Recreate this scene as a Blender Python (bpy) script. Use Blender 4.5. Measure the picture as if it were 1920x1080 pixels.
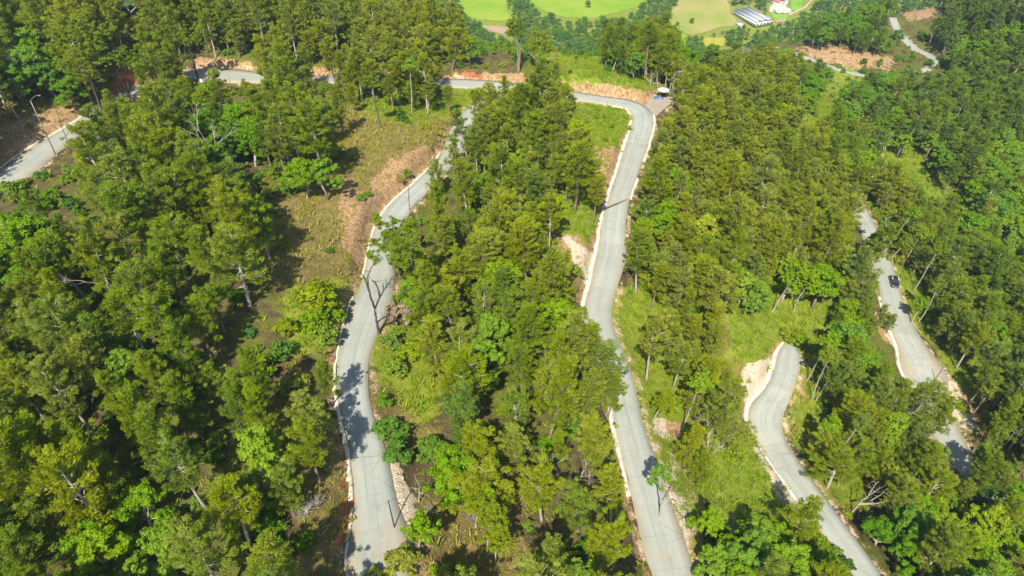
import bpy, math, random
import numpy as np
from mathutils import Vector, Matrix

SC = bpy.context.scene
COL = SC.collection
for o in list(bpy.data.objects):
    bpy.data.objects.remove(o)
R = math.radians
rng = np.random.default_rng(7)
random.seed(7)

# ------------------------------------------------------------------ camera, sky, sun, exposure
CAM_H, PITCH, FPX = 78.0, R(40.0), 1250.0
cd = bpy.data.cameras.new('camera')
cd.sensor_width = 36.0
cd.lens = FPX / 1920 * 36.0
cd.clip_start, cd.clip_end = 1.0, 12000.0
cam = bpy.data.objects.new('camera', cd)
cam.location = (0, 0, CAM_H)
cam.rotation_euler = (R(90) - PITCH, 0, 0)
COL.objects.link(cam)
SC.camera = cam

SUN_EL, SUN_AZ = R(50), R(12)          # light travels towards +y, a little to the right
w = bpy.data.worlds.new('World')
SC.world = w
w.use_nodes = True
nt = w.node_tree
bgn = nt.nodes['Background']
sky = nt.nodes.new('ShaderNodeTexSky')
sky.sky_type = 'NISHITA'
sky.sun_disc = False
sky.sun_elevation = SUN_EL
sky.sun_rotation = math.pi + SUN_AZ
sky.altitude = 600
nt.links.new(sky.outputs[0], bgn.inputs[0])
bgn.inputs[1].default_value = 0.115
sl = bpy.data.lights.new('sun', 'SUN')
sl.energy = 5.0
sl.angle = R(0.53)
sl.color = (1.0, 0.94, 0.82)
sun = bpy.data.objects.new('sun', sl)
ldir = Vector((math.sin(SUN_AZ) * math.cos(SUN_EL), math.cos(SUN_AZ) * math.cos(SUN_EL), -math.sin(SUN_EL)))
sun.rotation_euler = ldir.to_track_quat('-Z', 'Y').to_euler()
sun.location = (-60, -60, 160)
COL.objects.link(sun)
SC.view_settings.view_transform = 'Standard'
SC.view_settings.look = 'None'
SC.view_settings.gamma = 1.0
SC.view_settings.use_curve_mapping = False
SC.view_settings.exposure = 0.62
SC.cycles.max_bounces = 6
SC.cycles.diffuse_bounces = 3
SC.cycles.transmission_bounces = 4
SC.cycles.transparent_max_bounces = 4
SC.cycles.volume_bounces = 0
SC.cycles.use_denoising = True

# ------------------------------------------------------------------ projection helpers
CP, SP = math.cos(PITCH), math.sin(PITCH)
def ray(px, py):
    a, b = px - 960.0, 540.0 - py
    return np.array([a, FPX * CP + b * SP, -FPX * SP + b * CP])
def at_z(px, py, z):
    d = ray(px, py)
    t = (z - CAM_H) / d[2]
    return np.array([d[0] * t, d[1] * t, z])
def proj(x, y, z):
    x, y, z = np.asarray(x, float), np.asarray(y, float), np.asarray(z, float) - CAM_H
    zc = np.maximum(y * CP - z * SP, 1e-3)
    return 960 + FPX * x / zc, 540 - FPX * (y * SP + z * CP) / zc, zc

# ------------------------------------------------------------------ the lie of the land
ROADS = {   # centre line: picture point + height above the datum
 'upper': dict(pts=[(-190, 470, 7), (-90, 402, 7), (0, 345, 6.8), (80, 283, 6.8), (150, 237, 6.8), (225, 184, 6.6), (300, 150, 6.2), (365, 138, 5.5), (420, 141, 5),
                    (520, 147, 4.2), (640, 150, 3.4), (760, 152, 2.8), (860, 156, 2.2), (940, 161, 1.6), (1010, 170, 1.1), (1080, 180, .6), (1140, 189, .2)], w=5.0),
 'left': dict(pts=[(930, 176, 1.4), (890, 205, 2.2), (862, 245, 3.0), (845, 290, 3.8), (795, 345, 4.8), (748, 392, 5.6), (722, 450, 6.2), (710, 520, 6.7),
                   (692, 580, 7.0), (670, 640, 7.3), (660, 700, 7.6), (668, 770, 7.9), (688, 840, 8.2), (699, 900, 8.5), (706, 960, 8.8), (712, 1020, 9.0), (712, 1090, 9.2), (705, 1200, 9.4)], w=4.5),
 'middle': dict(pts=[(1140, 189, .2), (1178, 194, .0), (1200, 207, -.3), (1206, 228, -.6), (1196, 265, -1.0), (1179, 318, -1.5), (1161, 372, -2.0), (1150, 425, -2.4), (1147, 475, -2.8),
                     (1133, 530, -3.1), (1121, 580, -3.4), (1126, 625, -3.7), (1150, 680, -3.9), (1166, 735, -4.0), (1178, 790, -4.0), (1198, 860, -4.0), (1222, 940, -4.0), (1246, 1020, -4.0), (1268, 1100, -4.0), (1290, 1200, -4.0)], w=4.9),
 'lower': dict(pts=[(1480, 636, -17.3), (1481, 660, -17.5), (1474, 695, -17.6), (1460, 735, -17.9), (1434, 775, -18.2), (1436, 806, -18.6), (1462, 850, -19), (1500, 905, -19.4), (1548, 970, -19.8), (1600, 1040, -20.2), (1650, 1110, -20.4), (1710, 1200, -20.4)], w=4.5),
 'lowest': dict(pts=[(1600, 375, -26), (1626, 425, -26), (1644, 465, -26.2), (1660, 515, -26.5), (1675, 570, -26.8), (1697, 625, -27), (1722, 672, -27.2), (1742, 725, -27.4), (1763, 782, -27.6), (1790, 845, -27.8), (1830, 897, -28), (1895, 945, -28), (1990, 1000, -28)], w=4.8),
 'spur': dict(pts=[(1440, 86, -37), (1482, 97, -36.5), (1530, 114, -36), (1578, 130, -36), (1625, 141, -36), (1680, 139, -36), (1722, 134, -36), (1752, 122, -35), (1745, 105, -35), (1715, 90, -35), (1692, 68, -34), (1680, 50, -34), (1674, 33, -33)], w=3.8),
}
CTRL = []
for k, r in ROADS.items():
    r['xyz'] = np.array([at_z(*p) for p in r['pts']])
    CTRL += [tuple(p) for p in r['xyz']]
for p in [(0, 600, 10.5), (0, 900, 9.5), (250, 500, 11), (250, 900, 10), (450, 700, 11.5), (450, 1000, 10.5), (600, 400, 10), (640, 470, 10), (560, 560, 12), (600, 850, 10.8), (615, 1000, 11),
          (700, 300, 8.8), (730, 235, 6.4), (790, 225, 5.2), (760, 300, 8.4), (690, 385, 9.8), (820, 262, 6.2), (640, 250, 7), (450, 300, 8.6), (300, 300, 8.8), (150, 400, 10), (0, 215, 11), (60, 190, 10.6), (130, 165, 10.5), (235, 128, 10), (330, 105, 8.2), (460, 118, 7.2),
          (600, 130, 6.0), (750, 132, 5.2), (880, 138, 4.2), (500, 200, 5.0), (700, 190, 4.2), (950, 260, 2.2), (930, 400, 2.4), (920, 560, 3.6), (930, 720, 4), (930, 900, 4.2), (1000, 1040, 3.2), (830, 1000, 6.4),
          (1060, 150, 3.4), (1120, 152, 3.6), (1180, 160, 2.6), (1110, 230, 2.2), (1130, 290, 1.6), (1085, 440, 1.4), (1075, 560, .4), (1060, 700, .8), (1100, 850, .2),
          (1290, 230, -4), (1300, 330, -6), (1350, 450, -9), (1240, 620, -6.4), (1260, 780, -7), (1330, 700, -11), (1330, 950, -10.5), (1380, 780, -13.8), (1390, 690, -13), (1425, 660, -14), (1400, 860, -14.5), (1440, 940, -16), (1450, 500, -14), (1420, 200, -14),
          (1540, 560, -19), (1560, 780, -22), (1640, 720, -24), (1650, 900, -25), (1560, 330, -20), (1600, 250, -27), (1600, 190, -32), (1720, 310, -34), (1810, 375, -37), (1920, 470, -42),
          (1790, 250, -35), (1850, 140, -30), (1900, 300, -38), (1910, 60, -22), (1990, 200, -30), (1750, 60, -31), (1800, 10, -30), (1560, 92, -32.5), (1620, 100, -32.5), (1720, 20, -31),
          (1700, 950, -28), (1900, 1030, -32), (1880, 700, -33), (1760, 540, -31), (1880, 560, -38), (1800, 660, -29), (1250, 165, -3), (1330, 150, -10)]:
    CTRL.append(tuple(at_z(*p)))
CTRL += [(-170, 215, 7), (-100, 235, 3), (-40, 222, -2), (30, 205, -4), (70, 225, -12), (-170, 290, -18), (-90, 300, -24), (-10, 300, -34), (70, 300, -42), (150, 370, -60),
         (-200, 420, -80), (-60, 420, -84), (80, 420, -88), (190, 430, -88), (290, 420, -62), (420, 330, -20), (420, 480, -60), (520, 200, -20), (300, 60, -48), (300, -60, -52), (450, -60, -50), (-260, 150, 0), (-260, 0, -6), (-260, -100, -10),
         (-80, 0, 6), (-80, -100, 0), (0, 0, 8), (60, 0, -10), (110, 10, -22), (100, -100, -30), (0, -100, -4), (200, 60, -38)]
for gx in (-700, -350, -100, 100, 300, 550, 900):
    for gy in (560, 700, 850, 1100, 1500):
        CTRL.append((gx, gy, -140.0 if gx < 500 or gy > 800 else -110.0))
for gy in (-200, 100, 350):
    CTRL += [(-700, gy, -90.0), (900, gy, -70.0)]
CT = np.array(CTRL)
_S = 100.0
def _tps_fit(c):
    p = c[:, :2] / _S
    d = np.linalg.norm(p[:, None] - p[None], axis=2)
    K = np.where(d > 0, d * d * np.log(d + 1e-12), 0.0) + np.eye(len(p)) * 0.002
    P = np.hstack([np.ones((len(p), 1)), p])
    A = np.block([[K, P], [P.T, np.zeros((3, 3))]])
    return p, np.linalg.solve(A, np.concatenate([c[:, 2], np.zeros(3)]))
_TP, _TW = _tps_fit(CT)
def base_h(x, y):
    x = np.clip(np.asarray(x, float).ravel(), -700, 900) / _S
    y = np.clip(np.asarray(y, float).ravel(), -200, 1500) / _S
    out = np.empty(len(x))
    n = len(_TP)
    for i in range(0, len(x), 20000):
        q = np.stack([x[i:i + 20000], y[i:i + 20000]], 1)
        d2 = (q[:, :1] - _TP[None, :, 0]) ** 2 + (q[:, 1:] - _TP[None, :, 1]) ** 2
        out[i:i + 20000] = (0.5 * d2 * np.log(d2 + 1e-12)) @ _TW[:n] + _TW[n] + q @ _TW[n + 1:]
    return out

def vnoise(x, y, seed):     # smooth value noise on a hashed lattice
    xi, yi = np.floor(x), np.floor(y)
    fx, fy = x - xi, y - yi
    fx, fy = fx * fx * (3 - 2 * fx), fy * fy * (3 - 2 * fy)
    def h(a, b):
        s = np.sin(a * 127.1 + b * 311.7 + seed * 74.7) * 43758.5453
        return s - np.floor(s)
    return (h(xi, yi) * (1 - fx) + h(xi + 1, yi) * fx) * (1 - fy) + (h(xi, yi + 1) * (1 - fx) + h(xi + 1, yi + 1) * fx) * fy
def fbm(x, y, seed, n=4):
    s, a = 0, .5
    for i in range(n):
        s = s + a * (vnoise(x * 2 ** i, y * 2 ** i, seed + i) - .5)
        a *= .5
    return s

def spline(P, step=1.0):
    P = np.asarray(P, float)
    Q = np.vstack([2 * P[0] - P[1], P, 2 * P[-1] - P[-2]])
    out = []
    for i in range(1, len(Q) - 2):
        n = max(2, int(np.linalg.norm(Q[i + 1] - Q[i]) / step))
        t = np.linspace(0, 1, n, endpoint=False)[:, None]
        a, b, c, d = Q[i - 1], Q[i], Q[i + 1], Q[i + 2]
        out.append(.5 * (2 * b + (c - a) * t + (2 * a - 5 * b + 4 * c - d) * t ** 2 + (3 * b - a - 3 * c + d) * t ** 3))
    out.append(P[-1:])
    return np.vstack(out)
for k, r in ROADS.items():
    c = spline(r['xyz'], 1.0)
    for _ in range(12):
        c[1:-1, 2] = (c[:-2, 2] + 2 * c[1:-1, 2] + c[2:, 2]) / 4
    for _ in range(4):
        c[1:-1, :2] = (c[:-2, :2] + 2 * c[1:-1, :2] + c[2:, :2]) / 4
    r['c'] = c
    t = np.gradient(c[:, :2], axis=0)
    t /= np.linalg.norm(t, axis=1)[:, None] + 1e-9
    r['n'] = np.stack([t[:, 1], -t[:, 0]], 1)      # to the right of the direction of travel
    s = np.concatenate([[0], np.cumsum(np.linalg.norm(np.diff(c[:, :2], axis=0), axis=1))])
    r['s'] = s
    px, py, _ = proj(c[:, 0], c[:, 1], c[:, 2])
    r['px'], r['py'] = px, py
    r['hw'] = np.full(len(c), r['w'] / 2) * (1 + .05 * np.sin(s / 13.0) + .04 * np.sin(s / 5.3 + 2))
# passing places and bends that are wider
def widen(k, px, py, rad, add):
    r = ROADS[k]
    d = np.hypot(r['px'] - px, r['py'] - py)
    r['hw'] += add * np.exp(-(d / rad) ** 2)
widen('middle', 1150, 490, 55, .55)
widen('middle', 1200, 215, 40, .3)
widen('middle', 1250, 1030, 80, .45)
widen('middle', 1165, 760, 60, -.25)
widen('lower', 1438, 785, 38, .7)
widen('lower', 1482, 660, 30, .15)
widen('lowest', 1738, 695, 50, 2.2)
widen('lowest', 1690, 610, 50, .6)
widen('lowest', 1785, 830, 40, .9)
widen('lowest', 1800, 870, 60, -.6)
widen('left', 695, 575, 60, .75)
widen('left', 722, 430, 60, .4)
widen('left', 716, 1040, 70, 1.5)
widen('left', 668, 790, 60, -.25)
widen('upper', 50, 305, 120, 1.5)
widen('upper', 425, 142, 60, 2.0)
widen('upper', 890, 158, 60, .6)
widen('lower', 1480, 632, 26, -1.75)

YARD = spline([at_z(1214, 214, -.6), at_z(1228, 200, -.7), at_z(1238, 190, -.8), at_z(1246, 180, -.9)], .7)

def axis(lo, hi, step, far_lo, far_hi, g=1.13, far_knee=0):
    a = list(np.arange(lo, hi + step * .5, step))
    s, v = step, a[0]
    left = []
    while v > far_lo:
        s *= g
        v -= s
        left.append(v)
    s, v = step, a[-1]
    while v < far_hi:
        s = min(s * g, 6.0) if v < far_knee else s * g
        v += s
        a.append(v)
    return np.array(left[::-1] + a)
GX = axis(-128, 185, .8, -5000, 5000, far_knee=480)
GY = axis(30, 215, .8, -4000, 7000, far_knee=830)
MX, MY = np.meshgrid(GX, GY)
H0 = base_h(MX, MY).reshape(MX.shape)
_f = np.clip((460 - MY) / 120, 0, 1)
H0 = H0 + _f * (1.1 * fbm(MX / 14, MY / 14, 3) + .35 * fbm(MX / 2.7, MY / 2.7, 9, 3))
HZ = H0.copy()
DROAD = np.full(MX.shape, 1e3)
CUT = np.zeros(MX.shape)
FILL = np.zeros(MX.shape)
def carve(c, hw, shoulder=.7, up=2.3, dn=.75, reach=26, sink=.14):
    global HZ
    x0, x1 = c[:, 0].min() - reach, c[:, 0].max() + reach
    y0, y1 = c[:, 1].min() - reach, c[:, 1].max() + reach
    jx = np.where((GX >= x0) & (GX <= x1))[0]
    jy = np.where((GY >= y0) & (GY <= y1))[0]
    if not len(jx) or not len(jy):
        return
    X, Y = np.meshgrid(GX[jx], GY[jy])
    q = np.stack([X.ravel(), Y.ravel()], 1)
    best = np.full(len(q), 1e9)
    zi = np.zeros(len(q))
    hwi = np.zeros(len(q))
    for i in range(0, len(c), 1):
        pass
    for i in range(0, len(q), 8000):
        qq = q[i:i + 8000]
        d = (qq[:, :1] - c[None, :, 0]) ** 2 + (qq[:, 1:] - c[None, :, 1]) ** 2
        j = d.argmin(1)
        best[i:i + 8000] = np.sqrt(d[np.arange(len(qq)), j])
        zi[i:i + 8000] = c[j, 2]
        hwi[i:i + 8000] = hw[j]
    sh = X.shape
    best, zi, hwi = best.reshape(sh), zi.reshape(sh), hwi.reshape(sh)
    e = np.maximum(best - hwi - shoulder, 0)
    rag = 1 + .5 * fbm(X / 3.2, Y / 3.2, 21, 3)
    sub = HZ[np.ix_(jy, jx)]
    fade = np.clip((best - reach * .6) / (reach * .4), 0, 1) * 30
    hi = zi - sink + e * up * rag + fade
    lo = zi - sink - e * dn * rag - fade
    new = np.clip(sub, lo, hi)
    CUT[np.ix_(jy, jx)] = np.maximum(CUT[np.ix_(jy, jx)], np.where(e > 0, np.clip(sub - hi, 0, 3), 0))
    FILL[np.ix_(jy, jx)] = np.maximum(FILL[np.ix_(jy, jx)], np.where(e > 0, np.clip(lo - sub, 0, 3), 0))
    HZ[np.ix_(jy, jx)] = new
    DROAD[np.ix_(jy, jx)] = np.minimum(DROAD[np.ix_(jy, jx)], best - hwi)
for k in ('upper', 'left', 'middle', 'lower', 'lowest', 'spur'):
    carve(ROADS[k]['c'], ROADS[k]['hw'])
ROADS['lower']['c'][:4, 2] -= np.linspace(.3, 0, 4)      # its upper end runs out under the grass
carve(YARD, np.full(len(YARD), 3.0), sink=.1)

HZ += np.where(DROAD > .9, np.clip(CUT, 0, 1) * (.75 * fbm(MX / 1.9, MY / 1.9, 33, 3) - .35 * np.abs(fbm(MX / 1.3, MY / 3.5, 37, 2)) * 2), 0)
def ground(x, y):
    x, y = np.asarray(x, float), np.asarray(y, float)
    i = np.clip(np.searchsorted(GX, x) - 1, 0, len(GX) - 2)
    j = np.clip(np.searchsorted(GY, y) - 1, 0, len(GY) - 2)
    fx = (x - GX[i]) / (GX[i + 1] - GX[i])
    fy = (y - GY[j]) / (GY[j + 1] - GY[j])
    return (HZ[j, i] * (1 - fx) + HZ[j, i + 1] * fx) * (1 - fy) + (HZ[j + 1, i] * (1 - fx) + HZ[j + 1, i + 1] * fx) * fy
def droad(x, y):
    i = np.clip(np.searchsorted(GX, x) - 1, 0, len(GX) - 2)
    j = np.clip(np.searchsorted(GY, y) - 1, 0, len(GY) - 2)
    return DROAD[j, i]
_T = np.concatenate([np.arange(30, 400, .5), np.arange(400, 1600, 2.0)])
def hit(px, py):            # where the sight line through a picture point meets the ground
    d = ray(px, py)
    d = d / np.linalg.norm(d)
    p = d[None] * _T[:, None] + np.array([0, 0, CAM_H])
    below = p[:, 2] - ground(p[:, 0], p[:, 1]) < 0
    i = int(np.argmax(below)) if below.any() else len(_T) - 1
    a, b = _T[max(i - 1, 0)], _T[i]
    for _ in range(12):
        m = (a + b) / 2
        q = d * m
        if q[2] + CAM_H < ground(q[0], q[1]):
            b = m
        else:
            a = m
    q = d * b
    return np.array([q[0], q[1], float(ground(q[0], q[1]))])

# ------------------------------------------------------------------ materials
def mat(name):
    m = bpy.data.materials.new(name)
    m.use_nodes = True
    n = m.node_tree
    for x in list(n.nodes):
        if x.type != 'OUTPUT_MATERIAL':
            n.nodes.remove(x)
    return m, n, n.nodes['Material Output']
class G:
    """small helper to wire shader nodes"""
    def __init__(s, name):
        s.m, s.t, s.out = mat(name)
    def n(s, kind, **kw):
        x = s.t.nodes.new('ShaderNode' + kind)
        for k, v in kw.items():
            setattr(x, k, v)
        return x
    def l(s, a, b):
        s.t.links.new(a, b)
    def put(s, sock, v):
        if hasattr(v, 'is_output'):
            s.l(v, sock)
        elif isinstance(v, (tuple, list)) and len(v) == 3 and sock.type == 'RGBA':
            sock.default_value = (*v, 1)
        else:
            sock.default_value = v
    def mix(s, f, a, b, mode='MIX'):
        x = s.n('Mix', data_type='RGBA', blend_type=mode)
        s.put(x.inputs[0], f); s.put(x.inputs[6], a); s.put(x.inputs[7], b)
        return x.outputs[2]
    def math(s, op, a, b=0.0, clamp=False):
        x = s.n('Math', operation=op, use_clamp=clamp)
        s.put(x.inputs[0], a); s.put(x.inputs[1], b)
        return x.outputs[0]
    def noise(s, scale, detail=4, vec=None, rough=.55):
        x = s.n('TexNoise')
        x.inputs['Scale'].default_value = scale
        x.inputs['Detail'].default_value = detail
        x.inputs['Roughness'].default_value = rough
        if vec is not None:
            s.l(vec, x.inputs['Vector'])
        return x.outputs[0]
    def attr(s, name, kind='GEOMETRY'):
        return s.n('Attribute', attribute_name=name, attribute_type=kind).outputs['Fac']
    def ramp(s, f, stops):
        x = s.n('ValToRGB')
        e = x.color_ramp.elements
        while len(e) < len(stops):
            e.new(.5)
        for q, (p, c) in zip(e, stops):
            q.position = p
            q.color = (*c, 1)
        s.put(x.inputs[0], f)
        return x.outputs[0]
    def step(s, f, a, b):
        x = s.n('MapRange', interpolation_type='SMOOTHSTEP')
        s.put(x.inputs[0], f)
        x.inputs[1].default_value, x.inputs[2].default_value = a, b
        return x.outputs[0]
    def pos(s, scale=(1, 1, 1)):
        x = s.n('VectorMath', operation='MULTIPLY')
        s.l(s.n('NewGeometry').outputs['Position'], x.inputs[0])
        x.inputs[1].default_value = scale
        return x.outputs[0]
    def bump(s, h, strength=.5, dist=.1):
        x = s.n('Bump')
        x.inputs['Strength'].default_value = strength
        x.inputs['Distance'].default_value = dist
        s.l(h, x.inputs['Height'])
        return x.outputs[0]
    def done(s, color, rough=.9, spec=.2, normal=None, metal=0.0):
        b = s.n('BsdfPrincipled')
        s.put(b.inputs['Base Color'], color)
        s.put(b.inputs['Roughness'], rough)
        b.inputs['Specular IOR Level'].default_value = spec
        b.inputs['Metallic'].default_value = metal
        if normal is not None:
            s.l(normal, b.inputs['Normal'])
        s.l(b.outputs[0], s.out.inputs[0])
        return s.m

def plain(name, col, rough=.8, spec=.2, var=.25, scale=3.0, metal=0.0):
    g = G(name)
    n = g.noise(scale, 5, g.pos())
    k = g.math('ADD', g.math('MULTIPLY', n, 2 * var), 1 - var)
    hsv = g.n('HueSaturation')
    g.put(hsv.inputs['Color'], col)
    g.l(k, hsv.inputs['Value'])
    return g.done(hsv.outputs[0], rough, spec, g.bump(n, .3, .03), metal)

def ground_mat():
    g = G('hillside ground')
    p = g.pos()
    big, mid, fine = g.noise(.09, 4, p), g.noise(.5, 5, p), g.noise(3.2, 6, p, .65)
    litter = g.ramp(g.math('ADD', g.math('MULTIPLY', mid, .6), g.math('MULTIPLY', fine, .4)), [(.3, (.05, .040, .02)), (.5, (.12, .088, .042)), (.68, (.20, .145, .075))])
    olive = g.ramp(fine, [(.3, (.07, .085, .012)), (.55, (.14, .155, .022)), (.75, (.22, .20, .045))])
    c = g.mix(g.step(g.math('ADD', g.math('MULTIPLY', big, .5), g.math('MULTIPLY', mid, .5)), .42, .58), litter, olive)
    dry = g.ramp(g.math('ADD', g.math('MULTIPLY', mid, .5), g.math('MULTIPLY', fine, .5)), [(.32, (.10, .085, .025)), (.5, (.20, .155, .052)), (.66, (.31, .235, .085))])
    gr = g.ramp(g.math('ADD', g.math('MULTIPLY', mid, .55), g.math('MULTIPLY', fine, .45)), [(.32, (.12, .165, .015)), (.5, (.205, .25, .022)), (.68, (.32, .30, .05))])
    jit = g.math('MULTIPLY', g.math('SUBTRACT', mid, .5), 1.6)
    jf = g.math('MULTIPLY', g.math('SUBTRACT', fine, .5), 1.0)
    def soft(a, lo=.3, hi=.7, jj=jit):
        return g.step(g.math('ADD', g.math('ADD', g.attr(a), jj), jf), lo, hi)
    c = g.mix(soft('dry'), c, dry)
    c = g.mix(soft('green'), c, gr)
    streak = g.noise(1.0, 6, g.pos((1.9, 1.9, .22)), .68)
    dirt = g.ramp(g.math('ADD', g.math('MULTIPLY', streak, .7), g.math('MULTIPLY', fine, .3)), [(.34, (.14, .075, .035)), (.48, (.36, .22, .105)), (.62, (.56, .38, .21))])
    red = g.ramp(streak, [(.3, (.22, .075, .03)), (.6, (.42, .16, .065))])
    pale = g.ramp(streak, [(.3, (.40, .32, .21)), (.6, (.66, .56, .40))])
    dirt = g.mix(soft('red'), dirt, red)
    dirt = g.mix(soft('pale'), dirt, pale)
    c = g.mix(soft('dirt', .38, .62), c, dirt)
    h = g.math('ADD', g.math('MULTIPLY', mid, .5), fine)
    return g.done(c, .95, .1, g.bump(h, .8, .35))

def road_mat():
    g = G('weathered road concrete')
    uv = g.n('UVMap', uv_map='UVMap').outputs[0]
    sp = g.n('SeparateXYZ'); g.l(uv, sp.inputs[0])
    u, v = sp.outputs[0], sp.outputs[1]
    cb = g.n('CombineXYZ'); g.l(g.math('MULTIPLY', u, 1.6), cb.inputs[0]); g.l(g.math('MULTIPLY', v, .05), cb.inputs[1])
    streak = g.noise(1.0, 5, cb.outputs[0], .6)
    p = g.pos()
    patch, grit = g.noise(.16, 4, p), g.noise(6.0, 4, p)
    c = g.ramp(g.math('ADD', g.math('MULTIPLY', streak, .6), g.math('MULTIPLY', patch, .4)), [(.34, (.265, .285, .235)), (.5, (.345, .36, .305)), (.66, (.42, .425, .37))])
    # wheel tracks, worn paler and bluer
    tr = g.math('ABSOLUTE', g.math('SUBTRACT', g.math('ABSOLUTE', g.math('SUBTRACT', u, .25)), .95))
    c = g.mix(g.math('MULTIPLY', g.step(g.math('ADD', tr, g.math('MULTIPLY', streak, -.55)), .3, -.35), .45), c, (.40, .42, .40))
    # dust washed on from the banks
    ed = g.step(g.math('ADD', g.math('ABSOLUTE', u), g.math('MULTIPLY', g.math('SUBTRACT', patch, .5), 3.2)), 1.6, 2.9)
    c = g.mix(g.math('MULTIPLY', ed, .65), c, (.40, .32, .21))
    st = g.step(g.noise(.07, 5, p, .7), .60, .68)
    c = g.mix(g.math('MULTIPLY', st, .45), c, (.42, .33, .22))
    # poured at different times, stained and cracked
    wn = g.n('TexWhiteNoise', noise_dimensions='1D'); g.l(g.math('FLOOR', g.math('DIVIDE', v, 13.8)), wn.inputs['W'])
    c = g.mix(g.math('MULTIPLY', wn.outputs['Value'], .38), c, (.24, .25, .205))
    worn = g.step(g.math('ADD', g.math('MULTIPLY', streak, .6), g.math('MULTIPLY', g.noise(.45, 5, p, .7), .5)), .58, .68)
    c = g.mix(g.math('MULTIPLY', worn, .4), c, (.20, .205, .175))
    vo = g.n('TexVoronoi', feature='DISTANCE_TO_EDGE'); g.l(g.pos((.22, .22, .22)), vo.inputs['Vector']); vo.inputs['Scale'].default_value = 1.0
    crack = g.math('MULTIPLY', g.step(vo.outputs['Distance'], .012, .004), g.step(g.noise(.11, 3, p), .5, .6))
    c = g.mix(g.math('MULTIPLY', crack, .5), c, (.12, .115, .095))
    # joints between pours
    fr = g.math('FRACT', g.math('DIVIDE', v, 4.6))
    j = g.math('LESS_THAN', fr, .016)
    jl = g.math('LESS_THAN', g.math('ABSOLUTE', g.math('ADD', u, .05)), .03)
    c = g.mix(g.math('MULTIPLY', g.math('MAXIMUM', j, jl), .32), c, (.13, .13, .11))
    return g.done(c, .88, .25, g.bump(grit, .25, .02))

def leaf_mat(name, stops, spread=.5, trans=.28, sere=0.0):
    g = G(name)
    tint = g.attr('tint', 'INSTANCER')
    rnd = g.n('ObjectInfo').outputs['Random']
    clump = g.attr('clump')
    f = g.math('ADD', tint, g.math('ADD', g.math('MULTIPLY', g.math('SUBTRACT', rnd, .5), .22), g.math('MULTIPLY', g.math('SUBTRACT', clump, .5), .22)), True)
    c = g.ramp(f, stops)
    if sere:        # clumps of old greyish-brown needles and twigs, more in some trees than in others
        old = g.math('FRACT', g.math('ADD', g.math('MULTIPLY', clump, 5.7), g.math('MULTIPLY', rnd, 3.1)))
        c = g.mix(g.math('MULTIPLY', g.step(old, 1.0 - sere, 1.08 - sere), g.math('ADD', g.math('MULTIPLY', rnd, .5), .35)), c, (.25, .205, .115))
    hsv = g.n('HueSaturation')
    g.l(c, hsv.inputs['Color'])
    g.l(g.math('ADD', g.math('MULTIPLY', clump, spread), 1 - spread / 2), hsv.inputs['Value'])
    g.l(g.math('ADD', g.math('MULTIPLY', g.math('FRACT', g.math('MULTIPLY', rnd, 7.31)), .2), .94), hsv.inputs['Saturation'])
    d, tr, gl = g.n('BsdfDiffuse'), g.n('BsdfTranslucent'), g.n('BsdfGlossy')
    gl.inputs['Roughness'].default_value = .55
    gl.inputs['Color'].default_value = (.6, .6, .55, 1)
    g.l(hsv.outputs[0], d.inputs['Color'])
    h2 = g.n('HueSaturation')
    g.l(hsv.outputs[0], h2.inputs['Color'])
    h2.inputs['Value'].default_value = 1.35
    h2.inputs['Saturation'].default_value = 1.1
    g.l(h2.outputs[0], tr.inputs['Color'])
    a, b = g.n('MixShader'), g.n('MixShader')
    a.inputs[0].default_value = trans
    g.l(d.outputs[0], a.inputs[1]); g.l(tr.outputs[0], a.inputs[2])
    b.inputs[0].default_value = .015
    g.l(a.outputs[0], b.inputs[1]); g.l(gl.outputs[0], b.inputs[2])
    g.l(b.outputs[0], g.out.inputs[0])
    return g.m

def bark_mat(name, dark, light):
    g = G(name)
    p = g.n('TexCoord').outputs['Object']
    s = g.n('VectorMath', operation='MULTIPLY'); g.l(p, s.inputs[0]); s.inputs[1].default_value = (6, 6, 1.2)
    n = g.noise(1.0, 5, s.outputs[0], .65)
    c = g.ramp(n, [(.32, dark), (.66, light)])
    return g.done(c, .95, .1, g.bump(n, .7, .05))

M = dict(
    ground=ground_mat(), road=road_mat(),
    kerb=plain('cream kerb concrete', (.70, .61, .48), .85, .2, .35, .9),
    rubble=plain('pale broken stone', (.40, .33, .24), .95, .1, .5, 1.2),
    yard=plain('packed beige gravel', (.34, .29, .22), .95, .1, .25, .7),
    pine=leaf_mat('pine needles', [(0, (.335, .36, .018)), (.33, (.24, .30, .018)), (.66, (.155, .25, .018)), (1, (.105, .205, .020))], .28, .42, .12),
    broad=leaf_mat('broad leaves', [(0, (.34, .39, .014)), (.33, (.215, .335, .012)), (.66, (.14, .28, .014)), (1, (.095, .22, .018))], .45, .36),
    shrub=leaf_mat('shrub leaves', [(0, (.31, .29, .04)), (.33, (.22, .29, .022)), (.66, (.12, .24, .018)), (1, (.07, .17, .02))], .45, .32),
    brush=leaf_mat('dry brush twigs', [(0, (.30, .22, .13)), (.33, (.25, .19, .12)), (.66, (.20, .15, .11)), (1, (.16, .12, .09))], .5, .1),
    grass=leaf_mat('grass blades', [(0, (.42, .34, .13)), (.33, (.34, .32, .05)), (.66, (.24, .32, .02)), (1, (.14, .26, .015))], .4, .3),
    bark=bark_mat('pine bark', (.11, .08, .06), (.36, .28, .21)),
    pale_bark=bark_mat('pale bark', (.26, .22, .17), (.56, .50, .41)),
    dark_bark=bark_mat('dark bark', (.035, .03, .026), (.12, .10, .085)),
)

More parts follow.
